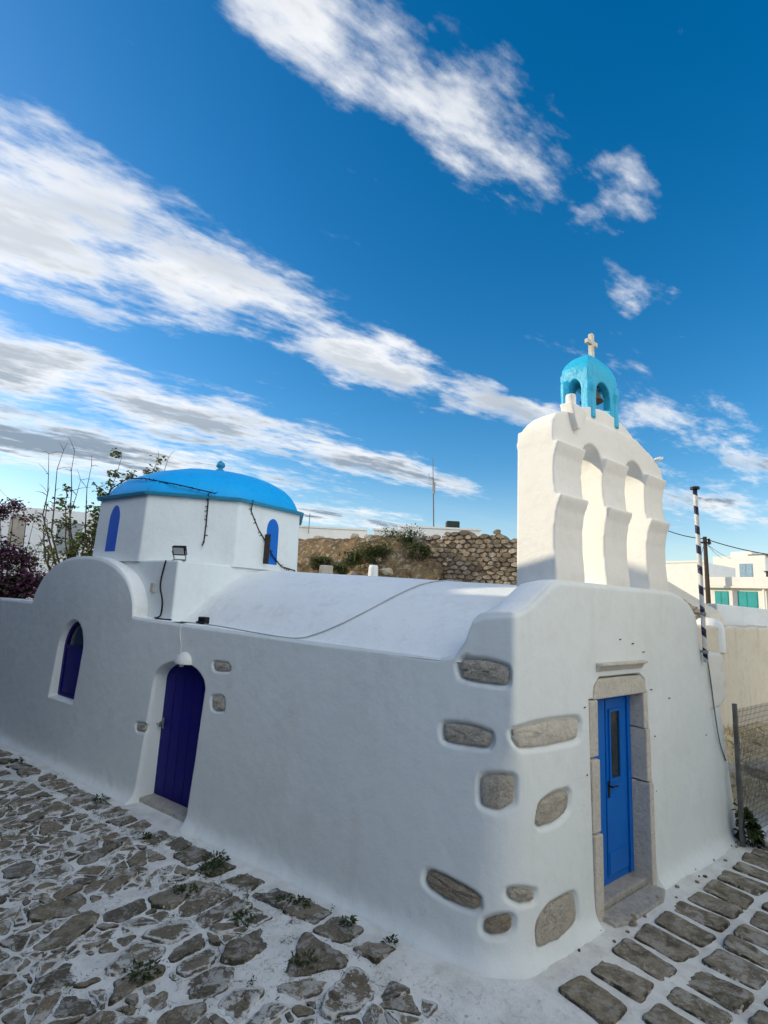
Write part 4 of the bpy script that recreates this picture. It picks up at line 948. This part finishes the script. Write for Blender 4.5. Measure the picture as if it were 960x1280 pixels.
# fence
fence = empty('wire_fence', FP0 + Vector((0, 0, GZ)), 'grey steel fence post with welded wire mesh right of the chapel', 'fence')
for k in (0, 1, 2):
    m = MB(); a = FP0 + FD * 2.4 * k + Vector((0, 0, GZ - .05)); m.box(a - FD * .025 - FN * .025, FD * .05, FN * .05, Vector((0, 0, 1.86))); m.build('fence_post', FMETAL, fence, bevel=.004)
m = MB(); up = Vector((0, 0, 1))
for k in range(0, 97):
    a = FP0 + FD * (.03 + k * .05) + FN * .005; m.box(a + up * (GZ + .08), FD * .0045, FN * .0045, up * 1.65)
for k in range(0, 24):
    m.box(FP0 + FD * .03 - FN * .001 + up * (GZ + .08 + k * .07), FD * 4.8, FN * .0045, up * .0045)
m.build('wire_mesh', FMETAL, fence)
for k, (al, d, r, lab) in enumerate(((.35, -.35, .22, 'whitewashed boulder at the fence foot right of the chapel'),)):
    p = FP0 + FD * al + FN * d; p.z = GZ + .05; rock_obj(p, r, lab, None, .6, HOUSEW)

# ------------------------------------------------------------------ walls and houses on the right
HT = Vector((.61, -.79, 0)).normalized(); HN = Vector((-.79, -.61, 0)).normalized(); UPV = Vector((0, 0, 1))
def block(mb, o, w, d, h, t=HT, n=HN): mb.box(Vector(o) - n * d, t * w, n * d, UPV * h)
# beige plaster retaining wall with a curved end and lime-washed head
wa, wb = at(893, 853, 12.4), at(968, 862, 14.2); wa.z = .4; wb.z = .4; wt = (wb - wa); wt.z = 0; L = wt.length; wt.normalize(); wn = Vector((wt.y, -wt.x, 0))
r = empty('retaining_wall', wa, 'beige plastered retaining wall above the dry slope', 'wall'); ztop = at(893, 783, 12.4).z; m = MB()
P = [];
for k in range(60):
    x = -2.2 + k * .15; zt = ztop + .02 * math.sin(k * .9) + .015 * math.sin(k * 2.3); c = wa + wt * x
    off = -.55 * max(0, (-x - .2)) ** 2 * .35
    P.append([c + wn * (.06 + off * 0) + UPV * (gz(c.x, c.y) - .6 - .4), c + wn * .02 + UPV * (zt - .05 - .4), c - wn * .03 + UPV * (zt - .4), c - wn * .5 + UPV * (zt - .4 + .01), c - wn * .5 + UPV * (-1.0)])
m.grid(P); m.build('wall_face', PLASTER, r, smooth=False)
# shaded white parapet behind it
o = at(897, 783, 15.0); m = MB(); z1 = at(900, 755, 15.0).z; w_ = 7.0
wall2 = at(897, 778, 14.6); t2 = Vector((.97, .24, 0)).normalized(); n2 = Vector((t2.y, -t2.x, 0))
m = MB(); m.prism([wall2 + UPV * (1.0 - wall2.z), wall2 + t2 * 6 + UPV * (1.0 - wall2.z), wall2 + t2 * 6 + UPV * (z1 - .42 - wall2.z), wall2 + t2 * 2.2 + UPV * (z1 - .1 - wall2.z), wall2 + UPV * (z1 - wall2.z)], -n2 * .35)
tag(m.build('parapet_wall', HOUSEW, bevel=.03), 'low white parapet wall in shade above the beige retaining wall', 'wall')
m = MB(); c = at(886, 788, 12.85); c2 = c + Vector((-.2, .8, 0))
m.lathe((c.x, c.y, 0), [(.33, ztop - .6), (.33, c.z + .02), (.30, c.z + .18), (.2, c.z + .28), (0, c.z + .31)], 24); tag(m.build('buttress', HOUSEW, smooth=True), 'rounded white buttress at the end of the beige wall behind the flagpole', 'wall')
# sloping rubble roof edge between chapel and the houses
rb = Stones(); o = at(834, 738, 13.8); e = at(884, 768, 13.2); tt = (e - o); L = tt.length; tt.normalize(); dn = Vector((.35, -.6, -.7)); dn = (dn - tt * dn.dot(tt)).normalized(); nn = tt.cross(dn).normalized(); nn = nn if nn.y < 0 else -nn
for cell in voronoi(jitter_sites(-1.2, L, .0, .42, .13, .10), (-1.2, .0, L, .42)):
    if len(cell) > 2: rb.stone(cell, lambda x, y, h: o + tt * x + dn * y + nn * h, .003, random.uniform(.02, .06), .02, seg=.03, dome_=.0, soft=1)
root = empty('rubble_bank', o, 'bank of tan earth edged with loose stones beyond the chapel front right shoulder', 'rubble bank'); rb.build('stones', RUBBLE, root, False)
m = MB(); q = [o - tt * 1.4, o + tt * (L + .05), o + tt * (L + .35) - UPV * .5, o + tt * (L + .35) - UPV * 3, o - tt * 1.4 - UPV * 3]; m.prism(q, (-tt.cross(UPV) * 1.6 if (-tt.cross(UPV)).y > 0 else tt.cross(UPV) * 1.6) + UPV * .12)
eb = [o - tt * 1.4 + UPV * .0, o + tt * (L + .05)]; m.prism([eb[0], eb[1], eb[1] + dn * .45 - UPV * .0, eb[0] + dn * .45], -nn * .5); m.build('earth', PLASTER, root, bevel=.05)
def window_on(root, o, t, n, w, h, mat, frame=True, leaves=2):
    m = MB(); m.box(o - n * .02, t * w, n * .03, UPV * h); f = m.build('window', mat, root)
    for k in range(leaves):
        m = MB(); m.box(o + t * (w / leaves * k + .04) + n * .012 + UPV * .05, t * (w / leaves - .08), n * .015, UPV * (h - .1)); m.build('shutter' if mat is not GLASS else 'pane', mat, f)
    return f
# left lit block
o = at(832, 732, 34); r = empty('white_house', o, 'plain white flat-roofed house between the belfry and the flagpole', 'house', 'white houses beyond the chapel')
m = MB(); block(m, o - UPV * 3 - HT * 1.5, 3.9, 5, 3 + (at(832, 704, 34).z - o.z)); m.build('wall', HOUSEW, r, bevel=.03)
m = MB(); z = at(832, 704, 34).z; block(m, Vector((o.x, o.y, z)) - HT * 1.55 + HN * .05, 4.0, .3, .12); m.build('roof_coping', HOUSEW, r)
# upper house with a pale blue window
o = at(893, 735, 40); zt = at(893, 696, 40).z; r = empty('white_house', o, 'cream house with a small blue window, highest on the right skyline', 'house', 'white houses beyond the chapel')
m = MB(); block(m, Vector((o.x, o.y, o.z - 3)), 3.4, 6, zt - o.z + 3); m.build('wall', HOUSEW, r, bevel=.03)
m = MB(); block(m, Vector((o.x, o.y, zt)) + HT * 1.15 - HN * .2, 1.4, 1.6, .35); m.build('roof_room', HOUSEW, r, bevel=.03)
wv = at(930, 722, 38.7); window_on(r, Vector((o.x, o.y, wv.z)) + HT * 1.75, HT, HN, .85, 1.0, simple('pale_blue_frame', (.28, .42, .55)))
m = MB(); block(m, Vector((o.x, o.y, zt)) + HT * 2.3 - HN * .1, 1.3, 2.5, .1); m.build('roof_slab', simple('brown_slab', (.2, .14, .1)), r)
# terrace house with turquoise shutters under a roof terrace
o = at(878, 765, 27); r = empty('white_house', o, 'white terrace house with two turquoise shuttered windows', 'house', 'white houses beyond the chapel')
z1 = at(880, 735, 27).z; z2 = at(880, 727, 27).z
m = MB(); block(m, Vector((o.x, o.y, o.z - 3)), 7, 6, z1 - o.z + 3); m.build('wall', HOUSEW, r, bevel=.02)
m = MB(); block(m, Vector((o.x, o.y, z1)) + HN * .25 - HT * .1, 7.3, 6.2, .1); m.build('terrace_slab', HOUSEW, r, bevel=.02)
m = MB(); block(m, Vector((o.x, o.y, z1 + .1)) + HN * .2 - HT * .1, 7.2, .25, z2 - z1 + .12); m.build('parapet', HOUSEW, r, bevel=.03)
wz0 = at(905, 757, 26).z
window_on(r, Vector((o.x, o.y, wz0)) + HT * .62, HT, HN, .62, .72, TEAL); window_on(r, Vector((o.x, o.y, wz0 - .05)) + HT * 1.62, HT, HN, .85, .78, TEAL)
m = MB(); c = Vector((o.x, o.y, 0)) + HT * 2.75 + HN * .12; m.tube([Vector((c.x, c.y, o.z - 1)), Vector((c.x, c.y, z1 + .1))], .05, 8); m.build('drainpipe', HOUSEW, r)
m = MB(); c = Vector((o.x, o.y, z2 + .15)) + HT * 2.85; m.box(c, HT * .25, -HN * .25, UPV * .3); m.box(c + UPV * .3 - HT * .05 + HN * .05, HT * .35, -HN * .35, UPV * .06); m.build('chimney', simple('dark_cowl', (.05, .045, .04)), r)
# utility pole
pb_, pt_ = at(883.5, 712, 26), at(881, 671, 26); r = empty('utility_pole', pb_ - UPV * 2, 'dark wooden utility pole with wires behind the flagpole', 'utility pole')
m = MB(); m.tube([pb_ - UPV * 2, pt_], [.11, .085], 10); m.build('pole', WOODP, r)
m = MB(); m.box(pt_ + Vector((-.25, -.1, -.35)), Vector((.5, 0, 0)), Vector((0, .08, 0)), UPV * .09); m.tube([pt_ + Vector((-.12, -.1, -.3)), pt_ + Vector((-.12, -.1, -.02))], .05, 8); m.tube([pt_ + Vector((.14, -.1, -.4)), pt_ + Vector((.14, -.1, -.1))], .06, 8); m.build('crossarm', WOODP, r)
def span(a, b, sag, r_, lab):
    wire('wire', [a.lerp(b, k / 8) - UPV * (sag * 4 * (k / 8) * (1 - k / 8)) for k in range(9)], r_, BLACK, lab, 'wire', 4, 2)
span(at(826, 660, 24), pt_ - UPV * .1, .1, .022, 'overhead wire running from behind the belfry to the utility pole')
span(pt_ - UPV * .1, at(975, 695, 24), .1, .022, 'overhead wire running right from the utility pole')
span(pt_ - UPV * .25, at(903, 698, 38), .1, .016, 'upper stay wire from the utility pole to the cream house')
span(pt_ - UPV * .3, at(914, 698, 37), .1, .014, 'lower stay wire from the utility pole to the cream house')
span(pt_ - UPV * .2, at(872, 706, 33), .05, .013, 'wire dropping left from the utility pole to the plain white house')

# ------------------------------------------------------------------ ruin, mound and houses behind the roof
rd = (ruinB - ruinA); RL = rd.length; rd.normalize(); rn = Vector((rd.y, -rd.x, 0));
ruin = empty('ruined_wall', (ruinA + ruinB) / 2 + UPV * 2, 'ruined rubble stone wall standing behind the chapel roof', 'wall')
def ruin_top(x): return 5.0 + .10 * math.sin(x * 2.1) + .08 * math.sin(x * 5.3 + 1) + .06 * math.sin(x * 11.7) - .0
rs = Stones(); 
for cell in voronoi(jitter_sites(8.0, RL + .2, 2.6, 5.2, .25, .135, .27), (8.0, 2.6, RL + .2, 5.3), 1.7):
    if len(cell) < 3: continue
    c = np.mean(np.array(cell), 0)
    if c[1] > ruin_top(c[0]) or random.random() < .05: continue
    rs.stone(cell, lambda x, y, h: ruinA + rd * x + UPV * y + rn * h, random.uniform(.004, .016), random.uniform(.02, .10), .028, seg=.06, tilt=.012, dome_=.0, soft=1)
rs.build('masonry', RUBBLE, ruin, False)
m = MB(); m.prism([ruinA + rd * 8.0 + UPV * 2.0, ruinA + rd * (RL + .2) + UPV * 2.0] + [ruinA + rd * x + UPV * (ruin_top(x) - .06) for x in np.arange(RL + .2, 7.95, -.15)], -rn * .7); m.build('core', simple('ruin_mortar', (.28, .215, .14), (.18, .135, .085), 8, .95, bump=.8, bscale=20, bdist=.03), ruin)
def mound():
    xs = np.linspace(-2.0, 9.2, 140); ys = np.linspace(-2.2, 1.6, 60); X, Y = np.meshgrid(xs, ys, indexing='ij')
    H = 4.90 - 2.2 * sstep(np.abs(Y - .2), .1, 2.3) - .9 * sstep(X, 7.6, 9.3) + .16 * fbm2(X, Y, 2.2, .35, 5) + .07 * fbm2(X, Y, 9, .9, 3)
    P = np.array([ruinA.x, ruinA.y, 0]) + X[..., None] * npv(rd) + Y[..., None] * (-npv(rn)); P[..., 2] = H
    m_, t, b = material('dry_earth_bank', .95, 0, .1); p = t.pos()
    c = t.mix(t.step(t.noise(2.2, 7, .7, p), .42, .6), (.26, .18, .095), (.15, .105, .06)); c = t.mix(t.step(t.noise(7, 6, .7, p), .52, .62), c, (.42, .36, .27)); c = t.mix(t.step(t.noise(3.1, 6, .7, p), .60, .68), c, (.06, .055, .035))
    t.l.new(c, b.inputs['Base Color']); t.l.new(t.bump(t.noise(9, 7, .75, p), 1.0, .12), b.inputs['Normal'])
    tag(sheet_mesh('earth_bank', P, m_), kind='structure')
    return lambda x, y: Vector((ruinA.x, ruinA.y, 0)) + rd * x - rn * y
mp = mound()
def mz(x, y): return 4.90 - 2.2 * float(sstep(np.array(abs(y - .2)), .1, 2.3)) - .9 * float(sstep(np.array(x), 7.6, 9.3))
for k in range(46):
    x = random.uniform(.5, 8.6); y = random.uniform(-1.6, .3) if k > 10 else random.uniform(-.2, .3); p = mp(x, y); p.z = mz(x, y) + .06
    rock_obj(p, random.uniform(.09, .22), 'brown field stone lying on the earth bank behind the chapel roof', 'field stones on the earth bank', .7, ROCK if k % 2 else STONE_D, seed=k)
for k, (px, py, Y, rx, rz, lab) in enumerate([(505, 678, 16.6, .55, .75, 'green shrub highest on the earth bank, left of the rubble wall'), (470, 692, 16.4, .7, .6, 'wide olive shrub in the middle of the earth bank'), (440, 700, 16.2, .45, .4, 'small olive shrub low on the earth bank'), (525, 690, 16.0, .28, .4, 'small green shrub against the left end of the rubble wall'), (400, 705, 17.2, .4, .4, 'dark shrub beside the drum on the bank'), (428, 712, 16.0, .3, .25, 'low shrub just above the roof ridge')]):
    p = at(px, py, Y); p.z -= rz * .5; bush('shrub', p, rx, rx * .7, rz, int(2600 * rx), SHRUB, lab, 'shrub', .085, 'shrubs on the earth bank')
m = MB(); c = at(408, 716, 13.6); m.box(c + Vector((-.17, 0, -.2)), Vector((.33, .06, 0)), Vector((-.05, .25, 0)), UPV * .40); tag(m.build('stone_block', simple('cream_block', (.55, .50, .40), (.45, .4, .32)), bevel=.03), 'cream stone block standing behind the roof ridge near the drum', 'block')
m = MB(); c = at(466.5, 716, 13.2); m.lathe((c.x, c.y, c.z - .2), [(.13, 0), (.12, .33), (.10, .39), (0, .40)], 14); tag(m.build('chimney_pot', HOUSEW, smooth=True), 'short white chimney pot just behind the roof ridge', 'chimney')
# far white buildings
def far_house(pa, pb2, Y, ytop, label, name='far_house', extra=None):
    a = at(pa, 700, Y); b = at(pb2, 700, Y); z = at((pa + pb2) / 2, ytop, Y).z; r = empty(name, Vector(((a.x + b.x) / 2, Y, z - 4)), label, 'house', 'white houses on the skyline'); m = MB(); m.box(Vector((a.x, Y, z - 6)), Vector((b.x - a.x, 0, 0)), Vector((0, 7, 0)), UPV * 6); m.build('wall', HOUSEW, r, bevel=.04)
    m = MB(); m.box(Vector((a.x - .06, Y - .06, z + .003)), Vector((b.x - a.x + .12, 0, 0)), Vector((0, .3, 0)), UPV * .12); m.build('roof_coping', HOUSEW, r); return r, a, b, z
far_house(330, 456, 34, 660, 'long low white building on the skyline right of the dome')
r, a, b, z = far_house(465, 506, 31, 664, 'small white cube house with a slot window on the skyline'); window_on(r, Vector((at(482, 670, 31).x, 31 - .01, z - .55)), Vector((1, 0, 0)), Vector((0, -1, 0)), .9, .3, GLASS, leaves=1)
r, a, b, z = far_house(497, 600, 33, 661, 'white skyline building carrying the tall mast and a dark tank')
m = MB(); c = at(567, 661, 33); m.box(Vector((c.x - .4, 33.4, z)), Vector((.85, 0, 0)), Vector((0, .7, 0)), UPV * .62); tag(m.build('water_tank', simple('tank_green', (.03, .045, .035)), bevel=.05), 'dark green water tank on the skyline roof right of the mast', 'tank')
c = at(542.5, 662, 33.5); r = empty('radio_mast', c - UPV * .4, 'tall thin radio mast rising from the skyline roof', 'mast'); top = at(541, 573, 33.5)
m = MB(); m.tube([c - UPV * .5, c.lerp(top, .72)], .042, 6); m.build('lower_pole', FMETAL, r); m = MB(); m.tube([c.lerp(top, .72), top], .024, 6); m.build('upper_pole', FMETAL, r)
m = MB(); k = c.lerp(top, .72); m.tube([k, k + Vector((-.28, 0, .02)), k + Vector((-.3, 0, .3))], .03, 6); m.tube([c.lerp(top, .6) + Vector((.06, 0, -.5)), c.lerp(top, .6) + Vector((.06, 0, .3))], .07, 6); m.build('antenna', METAL, r)
for px, py, lab in ((408, 655, 'thin rooftop aerial on the skyline right of the dome'),):
    c = at(px - 22, 661, 33.8); m = MB(); m.tube([c - UPV * .3, c + UPV * 1.0], .03, 5); m.tube([c + UPV * .8 - Vector((.3, 0, 0)), c + UPV * .8 + Vector((.3, 0, 0))], .015, 4); tag(m.build('aerial', METAL), lab, 'aerial')

# ------------------------------------------------------------------ left: house, tree, bougainvillea
o = at(-60, 745, 21); z = at(40, 632, 21).z; r = empty('white_house', o, 'white house in shade behind the bare tree at the left edge', 'house', 'white houses on the skyline')
e = at(138, 745, 22.5); t3 = (e - o); t3.z = 0; L3 = t3.length; t3.normalize(); n3 = Vector((t3.y, -t3.x, 0))
m = MB(); m.box(Vector((o.x, o.y, 0)) - n3 * 6, t3 * L3, n3 * 6, UPV * z); m.build('wall', HOUSEW, r, bevel=.03)
m = MB(); c = Vector((o.x, o.y, z)) + t3 * 2.7 - n3 * .5; m.box(c, t3 * .7, -n3 * .5, UPV * .14); m.box(c + UPV * .14 + t3 * .1, t3 * .12, -n3 * .1, UPV * .2); m.build('chimney', HOUSEW, r)
wz = at(50, 690, 21).z
window_on(r, Vector((o.x, o.y, wz)) + t3 * 3.3, t3, n3, .95, 1.35, simple('grey_shutter', (.36, .38, .38))); window_on(r, Vector((o.x, o.y, wz + .2)) + t3 * 1.55, t3, n3, .6, 1.3, simple('beige_shutter', (.42, .38, .30)), leaves=1)
def tree():
    base = at(100, 770, 14.2); base.z = 0.2; r = empty('young_tree', base, 'sparse young tree with bare twigs and few leaves left of the drum', 'tree'); mb = MB(); lf = MB()
    tgt = [(62, 566, 0), (78, 562, 0), (93, 563, .12), (100, 600, .5), (112, 585, .1), (120, 640, 1), (84, 612, .9), (150, 572, 1), (162, 596, 1), (140, 606, 1), (172, 612, .8), (196, 574, .35), (211, 572, .35), (128, 668, 1), (104, 660, 1), (60, 650, .5), (45, 690, .6), (75, 700, .4), (132, 630, 1), (90, 690, .7), (30, 705, .5), (58, 620, .2)]
    fork = base + UPV * 2.0; mb.tube([base - UPV * .3, base + UPV * 1 + Vector((.05, 0, 0)), fork], [.10, .085, .07], 8); mb.build('trunk', BARK, r, smooth=True); mb = MB()
    for px, py, lv in tgt:
        e = at(px, py, 14.2 + random.uniform(-.9, 1.6) if px < 125 else random.uniform(15.0, 15.8)); st = fork + Vector((random.gauss(0, .08), random.gauss(0, .08), random.uniform(-.3, .2)))
        pts = []; 
        for k in range(9):
            t = k / 8; q = st.lerp(e, t); q += Vector((math.sin(t * math.pi) * (e.x - st.x) * .22, 0, -math.sin(t * math.pi) * .12)) + Vector((random.gauss(0, .03), random.gauss(0, .03), random.gauss(0, .02))); pts.append(q)
        mb.tube(pts, [.034 * (1 - k / 8) + .006 for k in range(9)], 5)
        for k in range(3, 9):
            for _ in range(2):
                q = pts[k]; d = Vector((random.gauss(0, 1), random.gauss(0, 1), random.uniform(.1, 1.2))).normalized(); l = random.uniform(.15, .5); mb.tube([q, q + d * l * .5 + UPV * .03, q + d * l], [.008, .006, .003], 4)
                if random.random() < lv:
                    for _ in range(random.randint(12, 26)):
                        c = q + d * l * random.uniform(.3, 1) + Vector((random.gauss(0, .07), random.gauss(0, .07), random.gauss(0, .06))); leaf_quad(lf, c, Vector((random.gauss(0, 1), random.gauss(0, 1), random.gauss(-.2, .6))), random.uniform(.07, .12), random.uniform(.09, .16))
    mb.build('branches', BARK, r, smooth=True); lf.build('foliage', LEAF, r, fix=False)
tree()
def bougain():
    base = at(8, 770, 12.6); base.z = .5; r = empty('bougainvillea', base, 'purple bougainvillea bush spilling over the wall at the left edge', 'bush'); lf = MB(); mb = MB()
    cl = []
    for px, py, n, sg in ((10, 735, 1700, .30), (-25, 715, 1500, .4), (35, 730, 1100, .26), (5, 690, 800, .22), (25, 700, 500, .18), (0, 640, 330, .13), (18, 632, 240, .12), (33, 648, 60, .10), (60, 735, 700, .2), (-30, 650, 300, .3), (80, 742, 120, .14)):
        c = at(px, py, random.uniform(12.3, 13.3)); cl.append(c)
        for _ in range(n):
            q = c + Vector((random.gauss(0, sg), random.gauss(0, sg), random.gauss(0, sg * .7))); leaf_quad(lf, q, Vector((random.gauss(0, 1), random.gauss(0, 1), random.gauss(0, .7))), random.uniform(.045, .08), random.uniform(.06, .11))
    for c in cl: mb.tube([base, base.lerp(c, .5) + Vector((random.gauss(0, .1), 0, .25)), c], [.03, .018, .006], 5)
    for px, py in ((45, 640), (60, 660), (-5, 612), (50, 690), (75, 715), (100, 730), (85, 690)):
        e = at(px, py, 12.8); mb.tube([base, base.lerp(e, .5) + Vector((random.gauss(0, .1), 0, .3)), e], [.02, .012, .004], 5)
    lf.build('foliage', BOUG, r, fix=False); mb.build('branches', BARK, r, smooth=True)
bougain()
span(at(-15, 595, 18), at(62, 668, 14.5), .1, .012, 'thin wire slanting down across the left house wall')

# ------------------------------------------------------------------ houses across the lane (they shade the chapel)
def lane_house(u0, u1, h, label, vfront=-2.62, dep=6):
    r = empty('lane_house', G(u0, vfront, GZ), label, 'house'); m = MB(); m.box(G(u0, vfront - dep, GZ - .1), U * (u1 - u0), W * dep, UPV * (h - GZ + .1)); m.build('wall', GREYP, r, bevel=.04)
    for uu in np.arange(u0 + .8, u1 - 1.2, 2.2):
        for zz in (1.0, 3.9):
            if zz + 1.4 < h: window_on(r, G(uu, vfront, zz), U, W, .8, 1.2, SHUT)
    m = MB(); m.box(G(u0 + .4, vfront - .0, GZ), U * .01, W * .02, UPV * .1); return r
lane_house(5.6, 12.6, 5.98, 'tall grey house facing the navy door across the lane')
lane_house(12.65, 15.2, 6.9, 'narrow house further up across the lane')
lane_house(15.25, 20.6, 8.85, 'tallest house at the far end across the lane', dep=2.2)

def plain_house(o, t, n, w, d, h, label, mat=HOUSEW):
    r = empty('unseen_house', o, label, 'house'); m = MB(); m.box(o - n * d, t * w, n * d, UPV * h); m.build('wall', mat, r, bevel=.04)
    for x in np.arange(1.0, w - 1.2, 2.4):
        for z in (1.1, 4.0):
            if z + 1.4 < h: window_on(r, o + t * x + UPV * z, t, n, .8, 1.2, SHUT)
    m = MB(); m.box(o + t * .1 + n * .03 + UPV * (h + .002), t * (w - .2), -n * .3, UPV * .15); m.build('roof_coping', HOUSEW, r)
plain_house(G(-7.5, -6.8, GZ), U, W, 13.0, 5, 6.4, 'unseen grey house added behind the viewer to cut skylight on the lane wall', GREYP)  # out of view, put there to block skylight from the lane
plain_house(Vector((7.6, -8.5, GZ)), Vector((-.03, 1, 0)).normalized(), Vector((-1, -.03, 0)).normalized(), 14.2, 5, 8.6, 'unseen cream house added right of the viewer to bounce sunlight onto the front', CREAM)  # out of view, put there to throw warm sunlight on the chapel front

lane_house(20.65, 30.0, 5.5, 'lowest grey house beyond the tallest one across the lane')
